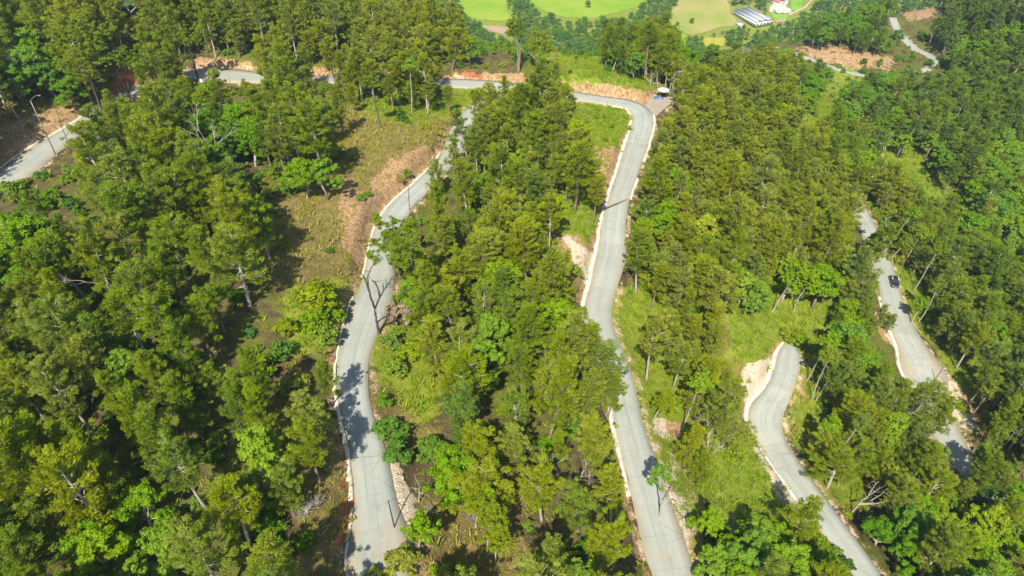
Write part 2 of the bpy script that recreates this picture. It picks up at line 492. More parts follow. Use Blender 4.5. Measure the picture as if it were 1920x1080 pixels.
# ------------------------------------------------------------------ object helpers
def tag(o, label=None, cat=None, group=None, kind=None):
    if label: o['label'] = label
    if cat: o['category'] = cat
    if group: o['group'] = group
    if kind: o['kind'] = kind
    return o
def link(name, data, parent=None):
    o = bpy.data.objects.new(name, data)
    COL.objects.link(o)
    if parent is not None:
        o.parent = parent
    return o
def empty(name, loc=(0, 0, 0), rz=0.0):
    o = link(name, None)
    o.empty_display_size = .3
    o.location = [float(v) for v in loc]
    o.rotation_euler = (0, 0, rz)
    return o
def np_mesh(name, V, F, mats, midx=None, attrs=None, uv=None, smooth=False):
    """V (n,3); F list of arrays (m,k) with k = 3 or 4"""
    me = bpy.data.meshes.new(name)
    F = [np.asarray(f, np.int32) for f in F if len(f)]
    me.vertices.add(len(V))
    me.vertices.foreach_set('co', np.asarray(V, np.float32).ravel())
    nl = sum(f.size for f in F)
    npoly = sum(len(f) for f in F)
    me.loops.add(nl)
    me.loops.foreach_set('vertex_index', np.concatenate([f.ravel() for f in F]).astype(np.int32))
    me.polygons.add(npoly)
    tot = np.concatenate([np.full(len(f), f.shape[1], np.int32) for f in F])
    st = np.concatenate([[0], np.cumsum(tot)[:-1]]).astype(np.int32)
    me.polygons.foreach_set('loop_start', st)
    me.polygons.foreach_set('loop_total', tot)
    for m in (mats if isinstance(mats, (list, tuple)) else [mats]):
        me.materials.append(m)
    if midx is not None:
        me.polygons.foreach_set('material_index', np.asarray(midx, np.int32))
    if smooth:
        me.polygons.foreach_set('use_smooth', np.ones(npoly, bool))
    for k, v in (attrs or {}).items():
        me.attributes.new(k, 'FLOAT', 'POINT').data.foreach_set('value', np.asarray(v, np.float32))
    me.update(calc_edges=True)
    if uv is not None:
        l = me.uv_layers.new(name='UVMap')
        vi = np.empty(nl, np.int32)
        me.loops.foreach_get('vertex_index', vi)
        l.data.foreach_set('uv', np.asarray(uv, np.float32)[vi].ravel())
    me.validate()
    return me

class MB:
    """collects boxes, tubes and sheets into one mesh"""
    def __init__(s):
        s.v, s.q, s.t, s.n = [], [], [], 0
    def add(s, V, Q=(), T=()):
        s.v.append(np.asarray(V, float))
        if len(Q): s.q.append(np.asarray(Q, np.int32) + s.n)
        if len(T): s.t.append(np.asarray(T, np.int32) + s.n)
        s.n += len(V)
        return s
    def box(s, c, size, rz=0.0, rx=0.0, taper=1.0):
        h = np.array(size) / 2
        V = np.array([[a, b, d] for d in (-1, 1) for b in (-1, 1) for a in (-1, 1)], float)
        V[4:, :2] *= taper
        V = V * h
        m = np.array(Matrix.Rotation(rz, 3, 'Z') @ Matrix.Rotation(rx, 3, 'X'))
        return s.add(V @ m.T + np.array(c), [(0, 2, 3, 1), (4, 5, 7, 6), (0, 1, 5, 4), (2, 6, 7, 3), (0, 4, 6, 2), (1, 3, 7, 5)])
    def tube(s, P, rad, k=6, cap=True):
        P = np.asarray(P, float)
        rad = np.broadcast_to(np.asarray(rad, float), (len(P),))
        T = np.gradient(P, axis=0)
        T /= np.linalg.norm(T, axis=1)[:, None] + 1e-9
        ref = np.array([0, 0, 1.0]) if abs(T[0][2]) < .9 else np.array([1.0, 0, 0])
        A = np.cross(T, ref); A /= np.linalg.norm(A, axis=1)[:, None] + 1e-9
        B = np.cross(T, A)
        an = np.arange(k) * 2 * math.pi / k
        V = (P[:, None] + rad[:, None, None] * (np.cos(an)[None, :, None] * A[:, None] + np.sin(an)[None, :, None] * B[:, None])).reshape(-1, 3)
        Q = [(i * k + j, i * k + (j + 1) % k, (i + 1) * k + (j + 1) % k, (i + 1) * k + j) for i in range(len(P) - 1) for j in range(k)]
        Tt = []
        if cap:
            V = np.vstack([V, P[:1], P[-1:]])
            n = len(P) * k
            Tt = [(n, (j + 1) % k, j) for j in range(k)] + [(n + 1, n - k + j, n - k + (j + 1) % k) for j in range(k)]
        return s.add(V, Q, Tt)
    def lathe(s, prof, c=(0, 0, 0), k=16):
        prof = np.asarray(prof, float)
        an = np.arange(k) * 2 * math.pi / k
        V = np.stack([prof[:, 0, None] * np.cos(an), prof[:, 0, None] * np.sin(an), np.repeat(prof[:, 1, None], k, 1)], 2).reshape(-1, 3) + np.array(c)
        Q = [(i * k + j, i * k + (j + 1) % k, (i + 1) * k + (j + 1) % k, (i + 1) * k + j) for i in range(len(prof) - 1) for j in range(k)]
        return s.add(V, Q)
    def mesh(s, name, m, smooth=False):
        V = np.vstack(s.v)
        F = []
        if s.q: F.append(np.vstack(s.q))
        if s.t: F.append(np.vstack(s.t))
        return np_mesh(name, V, F, m, smooth=smooth)
    def build(s, name, m, parent=None, smooth=False):
        return link(name, s.mesh(name, m, smooth), parent)

# ------------------------------------------------------------------ ground sheet
def soft_poly(px, py, poly, soft=14):
    """1 inside a polygon of picture points, falling to 0 over 'soft' pixels outside"""
    P = np.asarray(poly, float)
    inside = np.zeros(px.shape, bool)
    dist = np.full(px.shape, 1e9)
    for a, b in zip(P, np.roll(P, -1, 0)):
        cond = (a[1] > py) != (b[1] > py)
        with np.errstate(divide='ignore', invalid='ignore'):
            xi = (b[0] - a[0]) * (py - a[1]) / (b[1] - a[1] + 1e-12) + a[0]
        inside ^= cond & (px < xi)
        ab = b - a
        t = np.clip(((px - a[0]) * ab[0] + (py - a[1]) * ab[1]) / (ab @ ab + 1e-9), 0, 1)
        dist = np.minimum(dist, np.hypot(px - a[0] - t * ab[0], py - a[1] - t * ab[1]))
    return np.where(inside, 1.0, np.clip(1 - dist / soft, 0, 1))

GREEN = [  # bright grass
    [(1040, 128), (1130, 126), (1215, 158), (1200, 168), (1120, 165), (1050, 152)], [(1085, 205), (1165, 200), (1182, 240), (1170, 285), (1120, 300), (1085, 250)],
    [(1060, 375), (1115, 370), (1118, 440), (1060, 450)], [(1150, 555), (1250, 560), (1245, 650), (1190, 680), (1155, 620)],
    [(1200, 690), (1300, 690), (1300, 840), (1230, 830)], [(1340, 820), (1430, 830), (1480, 960), (1400, 990), (1310, 960)], [(1230, 840), (1330, 840), (1330, 1080), (1280, 1040)],
    [(1380, 560), (1560, 545), (1570, 640), (1500, 650), (1470, 640), (1430, 680), (1380, 660)], [(1495, 650), (1560, 640), (1570, 800), (1520, 800), (1490, 740)], [(1480, 790), (1560, 800), (1620, 940), (1560, 930)],
    [(1600, 215), (1720, 295), (1830, 375), (1930, 465), (1930, 500), (1800, 410), (1690, 320), (1590, 245)], [(1530, 150), (1600, 140), (1560, 230), (1480, 260), (1490, 180)],
    [(700, 640), (760, 620), (810, 690), (800, 780), (720, 700)], [(550, 560), (660, 540), (655, 640), (560, 650)], [(660, 165), (900, 165), (880, 190), (760, 215), (690, 195)], [(1680, 510), (1760, 560), (1740, 620), (1690, 570)], [(1790, 620), (1850, 660), (1830, 740), (1780, 680)]]
DRY = [
    [(640, 220), (850, 205), (860, 240), (800, 300), (700, 345), (640, 300)], [(540, 390), (690, 340), (700, 400), (660, 580), (560, 560), (490, 470)], [(1050, 420), (1115, 400), (1100, 540), (1050, 500)],
    [(1370, 600), (1470, 630), (1440, 740), (1390, 760), (1370, 680)], [(1340, 850), (1440, 850), (1440, 930), (1360, 930)], [(0, 190), (100, 200), (150, 225), (0, 310)], [(720, 580), (790, 570), (790, 640), (730, 640)],
    [(780, 960), (960, 940), (970, 1090), (780, 1090)], [(580, 840), (660, 840), (650, 1090), (580, 1090)], [(1780, 720), (1840, 760), (1830, 810), (1790, 790)], [(1050, 130), (1220, 155), (1210, 175), (1060, 160)], [(700, 730), (790, 740), (800, 830), (730, 800)]]
DIRT = [
    [(700, 340), (735, 300), (800, 275), (800, 320), (745, 375), (700, 440), (675, 420), (680, 370)], [(0, 240), (100, 205), (160, 205), (60, 290), (0, 330)], [(860, 140), (990, 142), (985, 158), (860, 152)], [(1075, 160), (1130, 160), (1220, 178), (1205, 195), (1130, 185), (1075, 180)],
    [(1040, 445), (1080, 445), (1112, 480), (1095, 530)], [(1110, 275), (1165, 280), (1130, 380), (1110, 380)], [(1395, 690), (1450, 670), (1455, 700), (1395, 760)], [(1415, 840), (1450, 850), (1500, 940), (1470, 940)], [(1225, 785), (1275, 795), (1275, 820), (1235, 815)],
    [(1490, 90), (1560, 88), (1670, 110), (1680, 118), (1600, 132), (1530, 112)], [(1690, 10), (1745, 8), (1755, 32), (1700, 34)], [(640, 940), (675, 930), (660, 1010), (640, 1010)], [(230, 125), (260, 130), (262, 165), (210, 175)], [(370, 108), (480, 122), (480, 136), (370, 128)],
    [(1640, 590), (1680, 590), (1690, 650), (1660, 640)], [(1775, 700), (1835, 780), (1830, 810), (1780, 780)], [(680, 900), (740, 860), (780, 960), (760, 1000)], [(640, 330), (690, 380), (660, 480), (640, 440)]]
PALE = [[(1395, 690), (1450, 670), (1455, 700), (1395, 760)], [(1640, 580), (1690, 590), (1690, 670)], [(1060, 445), (1112, 480), (1095, 530)], [(1415, 840), (1450, 850), (1500, 940), (1470, 940)], [(1760, 720), (1790, 720), (1830, 810), (1790, 790)], [(1200, 690), (1215, 690), (1300, 1000), (1280, 1000)], [(720, 870), (760, 860), (790, 990), (750, 1000)]]
RED = [[(190, 120), (270, 120), (270, 170), (180, 200)], [(640, 900), (690, 900), (670, 1020), (630, 1020)], [(850, 135), (900, 135), (900, 160), (850, 160)]]
gpx, gpy, gzc = proj(MX, MY, HZ)
infr = (gzc > 5) & (gpx > -200) & (gpx < 2120) & (gpy > -200) & (gpy < 1280)
def zone(polys, soft):
    z = np.zeros(MX.shape)
    i = np.where(infr)
    z[i] = np.max([soft_poly(gpx[i], gpy[i], p, soft) for p in polys], axis=0)
    return z
shoulder = np.clip(1 - np.abs(DROAD - .5) / 1.1, 0, 1)
cut = np.clip(CUT * 1.6, 0, 1)
a_dirt = np.where(MY > 235, .78, 1.0) * np.maximum.reduce([zone(DIRT, 9) * (.62 + .55 * np.clip(fbm(MX / 5, MY / 5, 91, 3) + .5, 0, 1)), cut * .8, shoulder * .62, np.clip(FILL * .5, 0, .45)])
a_green, a_dry, a_pale, a_red = np.maximum(zone(GREEN, 40), .85 * np.clip((MY - 380) / 80, 0, 1)), zone(DRY, 44), np.maximum(zone(PALE, 8), shoulder * .45), zone(RED, 10)
ny, nx = MX.shape
ix = np.arange(ny * nx).reshape(ny, nx)
Fq = np.stack([ix[:-1, :-1], ix[:-1, 1:], ix[1:, 1:], ix[1:, :-1]], 2).reshape(-1, 4)
gm = np_mesh('hillside', np.stack([MX, MY, HZ], 2).reshape(-1, 3), [Fq], M['ground'], attrs=dict(dirt=a_dirt.ravel(), green=a_green.ravel(), dry=a_dry.ravel(), pale=a_pale.ravel(), red=a_red.ravel()), smooth=True)
tag(link('hillside', gm), 'forested hillside falling away to the right and to the valley', kind='structure')

# ------------------------------------------------------------------ roads with their kerbs
ROADLABEL = dict(upper='concrete road along the ridge top, crossing the upper left of the view', left='winding concrete road with a dark forked tree at its edge, left of the centre',
                 middle='long concrete road with a cream kerb down the middle of the forest', lower='short stretch of concrete road curving through the grassy clearing', lowest='concrete road with a dark car on it, furthest down the slope', spur='narrow far road on the spur below the bare orange cut')
def ribbon(c, n, offs, zs, s, name, m, parent=None, rag=None):
    offs, zs = np.asarray(offs, float), np.asarray(zs, float)
    if offs.ndim == 1: offs = np.repeat(offs[None], len(c), 0)
    if zs.ndim == 1: zs = np.repeat(zs[None], len(c), 0)
    k = offs.shape[1]
    V = np.concatenate([c[:, None, :2] + n[:, None] * offs[:, :, None], (c[:, 2:3] + zs)[:, :, None]], 2).reshape(-1, 3)
    i = np.arange(len(c) * k).reshape(len(c), k)
    F = np.stack([i[:-1, :-1], i[:-1, 1:], i[1:, 1:], i[1:, :-1]], 2).reshape(-1, 4)
    F = F[:, ::-1] if False else F
    uv = np.stack([offs.ravel(), np.repeat(s, k)], 1)
    return link(name, np_mesh(name, V, [F], m, uv=uv), parent)
def kerb(r, side, a, b, width, h, parent):
    """cast lengths of kerb butted end to end, some settled or chipped"""
    rg = np.random.default_rng(a * 7 + b)
    i = a
    while i < b - 2:
        n = int(rg.integers(3, 6))
        k = min(i + n, b - 1)
        if rg.random() > .02:
            c, nn, s = r['c'][i:k + 1].copy(), r['n'][i:k + 1], r['s'][i:k + 1]
            tg = (c[-1] - c[0]) / (np.linalg.norm(c[-1] - c[0]) + 1e-9)
            c[0] += tg * .03; c[-1] -= tg * .03
            e = r['hw'][i:k + 1] * side + side * rg.normal() * .05
            w_ = width * (rg.uniform(.7, 1.0) + rg.normal(size=len(s)) * .07)
            hh = h * rg.uniform(.6, 1.05) * np.ones(len(s))
            offs = np.stack([e + side * .02, e + side * .03, e + side * w_, e + side * (w_ + .02)], 1)
            zz = np.stack([np.full(len(s), -.5), hh, hh * .9, np.full(len(s), -.6)], 1)
            ribbon(c, nn, offs, zz, s, 'kerb', M['kerb'], parent)
        i = k
def span(k, p0, p1):
    r = ROADS[k]
    f = lambda p: int(np.argmin(np.hypot(r['px'] - p[0], r['py'] - p[1])))
    a, b = sorted((f(p0), f(p1)))
    return a, b + 1
for k, r in ROADS.items():
    hw = r['hw']
    jag = .55 * fbm(r['s'] * .55, r['s'] * 0 + 3, 5, 4)
    offs = np.stack([-hw + jag * .3, -hw + jag * .3 + .001, -hw * .5, hw * 0, hw * .5, hw + jag, hw + jag + .001], 1)
    zs = np.stack([hw * 0 - .5, hw * 0, hw * 0 + .02, hw * 0 + .03, hw * 0 + .02, hw * 0, hw * 0 - .5], 1)
    ro = ribbon(r['c'], r['n'], offs, zs, r['s'], 'road', M['road'])
    tag(ro, ROADLABEL[k], kind='structure')
    r['obj'] = ro
def side_of(k, px, py, dx):      # +1 / -1: which side lies towards +x in the picture
    r = ROADS[k]
    i = int(np.argmin(np.hypot(r['px'] - px, r['py'] - py)))
    return 1 if r['n'][i][0] * dx > 0 else -1
def add_kerb(k, p0, p1, dx, width, h):
    a, b = span(k, p0, p1)
    r = ROADS[k]
    m = (a + b) // 2
    kerb(r, side_of(k, r['px'][m], r['py'][m], dx), a, b, width, h, r['obj'])
add_kerb('left', (845, 290), (712, 520), -1, .45, .22)
add_kerb('left', (700, 560), (640, 700), -1, .4, .2)
add_kerb('left', (660, 700), (699, 930), -1, .75, .18)
add_kerb('left', (706, 950), (712, 1090), -1, .4, .18)
add_kerb('middle', (1206, 228), (1121, 600), -1, 1.15, .2)
add_kerb('middle', (1150, 690), (1225, 930), -1, .8, .2)
add_kerb('middle', (1206, 215), (1185, 300), 1, .7, .2)
add_kerb('middle', (1175, 330), (1160, 372), 1, .6, .2)
add_kerb('upper', (-150, 445), (215, 192), -1, .5, .2)
add_kerb('upper', (370, 138), (420, 141), -1, .8, .35)
add_kerb('lower', (1480, 640), (1434, 800), -1, 1.0, .25)
add_kerb('lower', (1450, 830), (1530, 945), -1, .7, .2)
add_kerb('lowest', (1665, 560), (1735, 720), -1, .7, .2)
r = ROADS['middle']
kb = span('upper', (1080, 180), (1140, 189))
add_kerb('upper', (1100, 182), (1139, 189), -1, .01, .01) if False else None
a, b = span('middle', (1145, 189), (1205, 218))
kerb(r, -1 if r['n'][(a + b) // 2][1] > 0 else 1, a, b, .8, .22, r['obj'])
yn = np.gradient(YARD[:, :2], axis=0); yn /= np.linalg.norm(yn, axis=1)[:, None]
yn = np.stack([yn[:, 1], -yn[:, 0]], 1)
yw = np.linspace(2.4, 3.2, len(YARD))
tag(ribbon(YARD, yn, np.stack([-yw, -yw * .3, yw * .3, yw], 1), np.full((len(YARD), 4), .03), np.arange(len(YARD)), 'gravel_yard', M['yard']), 'beige gravel yard on the outside of the hairpin bend', kind='structure')
# ------------------------------------------------------------------ tree meshes (each kind in several growths)
def unit(a):
    return a / (np.linalg.norm(a, axis=-1, keepdims=True) + 1e-9)
def leaves(rg, C, Rr, m, l, wd, flat=.7, up=.35, loose=.55, drop=0.0, axis=None):
    """leaf-sized diamonds spread through clumps; returns verts, quads, clump value"""
    C, Rr = np.asarray(C, float), np.asarray(Rr, float)
    N = len(C)
    d = unit(rg.normal(size=(N, m, 3)))
    d[..., 2] = np.where(rg.random((N, m)) < .6, np.abs(d[..., 2]), d[..., 2])
    u = rg.uniform(.45, 1.08, (N, m, 1))
    pos = C[:, None] + d * Rr[:, None, None] * u * np.array([1, 1, flat])
    nr = unit(d + rg.normal(size=(N, m, 3)) * loose + np.array([0, 0, up]))
    t = unit(np.cross(nr, rg.normal(size=(N, m, 3))) + (d if axis is None else d * .5 + unit(axis)[:, None]) * drop)
    b = unit(np.cross(nr, t))
    L = l * rg.uniform(.7, 1.3, (N, m, 1)) / 2
    W = wd * rg.uniform(.7, 1.3, (N, m, 1)) / 2
    V = np.stack([pos - t * L, pos + b * W, pos + t * L, pos - b * W], 2).reshape(-1, 3)
    cl = np.clip(np.repeat(rg.random((N, 1)), m, 1) * .7 + rg.random((N, m)) * .3, 0, 1)
    return V, np.arange(len(V)).reshape(-1, 4), np.repeat(cl.ravel(), 4)
def wobble(rg, a, b, n, amp):
    P = np.linspace(a, b, n)
    P[1:-1] += rg.normal(size=(n - 2, 3)) * amp
    return P
def trunk_pine(mb, rg, h, bend):
    ph = rg.uniform(0, 6.28)
    z = np.linspace(-.8, h * .96, 8)
    P = np.stack([np.cos(ph) * bend * np.sin(z / h * 2.2), np.sin(ph) * bend * np.sin(z / h * 2.2), z], 1)
    mb.tube(P, np.interp(z / h, [-.1, 0, .5, 1], [.26, .21, .14, .03]), 6)
    return lambda q: np.array([np.interp(q, z, P[:, 0]), np.interp(q, z, P[:, 1]), q])
def pine(seed, h=11.0, Rm=3.0, start=.3, nb=30, shape=1.0, dens=1.0):
    rg = np.random.default_rng(seed)
    tk = MB()
    ax = trunk_pine(tk, rg, h, rg.uniform(.15, .6))
    C, Rr, AX = [], [], []
    squash = rg.uniform(.8, 1.2)
    lop = rg.uniform(0, 6.28)
    for i in range(nb):
        q = (i + rg.random()) / nb
        t = start + (1 - start) * q ** .85
        prof = (min(1, (q + .16) / .38) ** .8) * (max(0.0, 1 - q) ** (.62 * shape)) * 1.12 + .07
        az = i * 2.39996 + rg.normal() * .5
        L = Rm * prof * rg.uniform(.62, 1.18) * (1 + .22 * math.cos(az - lop)) * (squash if i % 2 else 1)
        if rg.random() < .08: continue
        a = ax(t * h)
        rise = rg.uniform(.1, .5) + q * .4
        e = a + np.array([math.cos(az) * L, math.sin(az) * L, L * rise])
        mid = (a + e) / 2 - np.array([0, 0, .10 * L])
        tk.tube([a, mid, e], [.06 * (1.3 - q), .045, .015], 4, False)
        k = max(2, int(round(L * 2.3)))
        out = np.array([math.cos(az), math.sin(az), .55])
        for j in range(k + 1):
            f = .38 + .66 * (j + rg.random() * .6) / (k + .6)
            p = a * (1 - f) ** 2 + 2 * mid * f * (1 - f) + e * f * f + rg.normal(size=3) * np.array([.42, .42, .16]) * (.5 + .5 * f)
            C.append(p); Rr.append(rg.uniform(.26, .54) * (1.15 - .3 * q)); AX.append(out)
    C.append(ax(h * .95)); Rr.append(.5); AX.append(np.array([0, 0, 1.0]))
    V, Q, cl = leaves(rg, C, Rr, int(58 * dens), .36, .085, .8, .6, .34, 1.2, np.array(AX))
    return tk, (V, Q, cl)
def broad(seed, h=9.0, Rm=3.2, lobes=9, flat=.8, low=.3):
    rg = np.random.default_rng(seed)
    tk = MB()
    forkz = h * rg.uniform(.22, .38)
    lean = rg.normal(size=2) * .4
    fork = np.array([lean[0], lean[1], forkz])
    tk.tube([(0, 0, -.8), (lean[0] * .3, lean[1] * .3, forkz * .5), fork], [.28, .22, .17], 6)
    C, Rr = [], []
    for i in range(lobes):
        az = i * 2.4 + rg.normal() * .35
        q = (i + .5) / lobes
        rad = Rm * .66 * math.sqrt(1 - q) * rg.uniform(.7, 1.25)
        c = np.array([math.cos(az) * rad, math.sin(az) * rad, h * (low + (.84 - low) * (q ** .7)) + rg.normal() * .3])
        lr = Rm * rg.uniform(.30, .46)
        tk.tube([fork, (fork + c) / 2 + rg.normal(size=3) * .25, c], [.10, .07, .03], 5, False)
        n = 11
        d = unit(rg.normal(size=(n, 3)))
        d[:, 2] = np.abs(d[:, 2]) * 1.1 - .25
        for v in d:
            C.append(c + v * lr * np.array([1, 1, flat]) * rg.uniform(.6, 1.3)); Rr.append(rg.uniform(.36, .70) * Rm / 3.2)
    V, Q, cl = leaves(rg, C, Rr, 74, .31, .22, .75, .42, .5)
    return tk, (V, Q, cl)
def shrub(seed, h=2.0, Rm=1.5, n=16, l=.42, wd=.24):
    rg = np.random.default_rng(seed)
    tk = MB()
    C, Rr = [], []
    for i in range(n):
        az, q = i * 2.4 + rg.normal() * .4, (i + .5) / n
        rad = Rm * math.sqrt(q) * rg.uniform(.6, 1.1)
        c = np.array([math.cos(az) * rad, math.sin(az) * rad, h * (.86 - .6 * q) * rg.uniform(.75, 1.2)])
        if i % 3 == 0:
            tk.tube([(0, 0, -.3), c * .55 + rg.normal(size=3) * .1, c], [.05, .035, .015], 4, False)
        C.append(c); Rr.append(rg.uniform(.38, .62))
    V, Q, cl = leaves(rg, C, Rr, 44, l, wd, .85, .3, .55)
    return tk, (V, Q, cl)
def twigbush(seed, h=1.6, Rm=1.4, n=60):
    rg = np.random.default_rng(seed)
    tk = MB()
    for i in range(n):
        az, L = rg.uniform(0, 6.28), rg.uniform(.5, 1)
        e = np.array([math.cos(az) * Rm * L, math.sin(az) * Rm * L, h * rg.uniform(.35, 1.05)])
        s = np.append(rg.normal(size=2) * .2, -.1)
        tk.tube([s, (s + e) / 2 + rg.normal(size=3) * .14 + np.array([0, 0, .12]), e], [.035, .022, .006], 3, False)
    return tk
def palmtuft(seed, n=20, L=2.6):
    rg = np.random.default_rng(seed)
    V, Q, k = [], [], 0
    for i in range(n):
        az, el = i * 2.4 + rg.normal() * .2, rg.uniform(.35, 1.25)
        t = np.linspace(0, 1, 7)
        ll = L * rg.uniform(.75, 1.15)
        r_ = ll * t * math.cos(el)
        z = ll * t * math.sin(el) - 1.5 * t ** 2.2 * ll * .45 * math.cos(el)
        wv = .17 * np.sin(t * 3.0 + .14) + .01
        sd = np.array([-math.sin(az), math.cos(az), 0])
        c = np.stack([math.cos(az) * r_, math.sin(az) * r_, z + .3], 1)
        V.append(np.stack([c - sd * wv[:, None], c + sd * wv[:, None]], 1).reshape(-1, 3))
        Q += [(k + 2 * j, k + 2 * j + 1, k + 2 * j + 3, k + 2 * j + 2) for j in range(6)]
        k += 14
    V = np.vstack(V)
    return V, np.array(Q), np.repeat(rg.random(n), 14)

def kit(name, tk, lf, leafm, barkm):
    """meshes of one growth: trunk, crown, and both joined (for the far wood)"""
    V, Q, cl = lf
    crown = np_mesh(name + '_crown', V, [Q], leafm, attrs=dict(clump=cl))
    trunk = tk.mesh(name + '_trunk', barkm, True)
    tv, tq = np.vstack(tk.v), np.vstack(tk.q)
    F = [np.vstack([Q, tq + len(V)])]
    nT = 0
    if tk.t:
        F.append(np.vstack(tk.t) + len(V)); nT = len(F[1])
    both = np_mesh(name, np.vstack([V, tv]), F, [leafm, barkm], midx=[0] * len(Q) + [1] * (len(tq) + nT), attrs=dict(clump=np.concatenate([cl, np.full(len(tv), .5)])))
    return dict(crown=crown, trunk=trunk, both=bpy.data.objects.new(name, both))
PINES = [kit('pine', *pine(100 + i, h=a, Rm=b, start=c, nb=d, shape=e), M['pine'], M['pale_bark'] if i in (2, 5, 8, 11) else M['bark'])
         for i, (a, b, c, d, e) in enumerate([(11.5, 2.3, .26, 40, 1.1), (13, 2.0, .30, 42, 1.05), (10.5, 2.5, .26, 38, .95), (12, 2.2, .36, 38, .85), (9.5, 2.0, .20, 34, 1.25), (13, 2.5, .38, 42, .9), (12, 1.8, .20, 40, 1.3), (11.5, 2.7, .34, 42, .85), (10.8, 2.2, .44, 34, .8), (12.5, 2.4, .22, 44, 1.15), (9, 2.6, .3, 34, .7), (14, 2.2, .4, 40, 1.0)])]
BROADS = [kit('broadleaf', *broad(200 + i, h=a, Rm=b, lobes=c, flat=d, low=e), M['broad'], M['pale_bark'] if i % 2 else M['bark'])
          for i, (a, b, c, d, e) in enumerate([(9, 3.2, 10, .8, .3), (8, 3.4, 10, .7, .34), (10, 3.0, 11, .9, .25), (7.5, 2.8, 8, .8, .3), (9.5, 3.6, 12, .75, .32), (8.5, 2.6, 9, 1.0, .22), (11, 3.3, 13, .85, .35), (7, 3.3, 9, .6, .42), (9, 2.7, 8, 1.0, .4)])]
SHRUBS = [kit('shrub', *shrub(300 + i, h=a, Rm=b, n=c), M['shrub'], M['bark']) for i, (a, b, c) in enumerate([(2.0, 1.5, 17), (1.5, 1.7, 16), (2.6, 1.4, 18), (1.2, 1.2, 12), (3.0, 1.8, 24)])]
TWIGS = [twigbush(400 + i).mesh('twigs', M['pale_bark']) for i in range(3)]

def grass_tuft(seed, n=16, h=.55, rad=.55):
    rg = np.random.default_rng(seed)
    b = np.append(rg.normal(size=(n, 2)) * rad * .5, np.zeros((n, 1)), 1)
    e = b + np.append(rg.normal(size=(n, 2)) * .28, rg.uniform(.5, 1.1, (n, 1)) * h, 1)
    sd = unit(np.cross(e - b, rg.normal(size=(n, 3)))) * .07
    V = np.stack([b - sd, b + sd, e + sd * .3, e - sd * .3], 1).reshape(-1, 3)
    return bpy.data.objects.new('tuft', np_mesh('tuft', V, [np.arange(4 * n).reshape(-1, 4)], M['grass'], attrs=dict(clump=np.repeat(rg.random(n), 4))))
TUFTS = [grass_tuft(500 + i) for i in range(4)]

def scatter(name, variants, P, rz, sc, tint, idx, label):
    """stuff too many to count: one object whose points carry instances"""
    me = bpy.data.meshes.new(name)
    me.vertices.add(len(P))
    me.vertices.foreach_set('co', np.asarray(P, np.float32).ravel())
    z = np.zeros(len(P))
    for k, t, v in (('rot', 'FLOAT_VECTOR', np.stack([z + rng.normal(size=len(P)) * .06, z + rng.normal(size=len(P)) * .06, rz], 1)), ('size', 'FLOAT', sc), ('tint', 'FLOAT', tint)):
        a = me.attributes.new(k, t, 'POINT')
        a.data.foreach_set('vector' if t == 'FLOAT_VECTOR' else 'value', np.asarray(v, np.float32).ravel())
    me.attributes.new('pick', 'INT', 'POINT').data.foreach_set('value', np.asarray(idx, np.int32))
    o = link(name, me)
    ng = bpy.data.node_groups.new(name, 'GeometryNodeTree')
    ng.interface.new_socket('Geometry', in_out='INPUT', socket_type='NodeSocketGeometry')
    ng.interface.new_socket('Geometry', in_out='OUTPUT', socket_type='NodeSocketGeometry')
    N, L = ng.nodes.new, ng.links.new
    gi, go, jn, ip = N('NodeGroupInput'), N('NodeGroupOutput'), N('GeometryNodeJoinGeometry'), N('GeometryNodeInstanceOnPoints')
    for v in variants:
        oi = N('GeometryNodeObjectInfo')
        oi.inputs['Object'].default_value = v
        oi.inputs['As Instance'].default_value = True
        L(oi.outputs['Geometry'], jn.inputs[0])
    def at(k, t):
        x = N('GeometryNodeInputNamedAttribute')
        x.data_type = t
        x.inputs['Name'].default_value = k
        return x.outputs[0]
    L(gi.outputs[0], ip.inputs['Points']); L(jn.outputs[0], ip.inputs['Instance'])
    ip.inputs['Pick Instance'].default_value = True
    L(at('pick', 'INT'), ip.inputs['Instance Index']); L(at('rot', 'FLOAT_VECTOR'), ip.inputs['Rotation']); L(at('size', 'FLOAT'), ip.inputs['Scale'])
    L(ip.outputs[0], go.inputs[0])
    o.modifiers.new('scatter', 'NODES').node_group = ng
    return tag(o, label, kind='stuff')

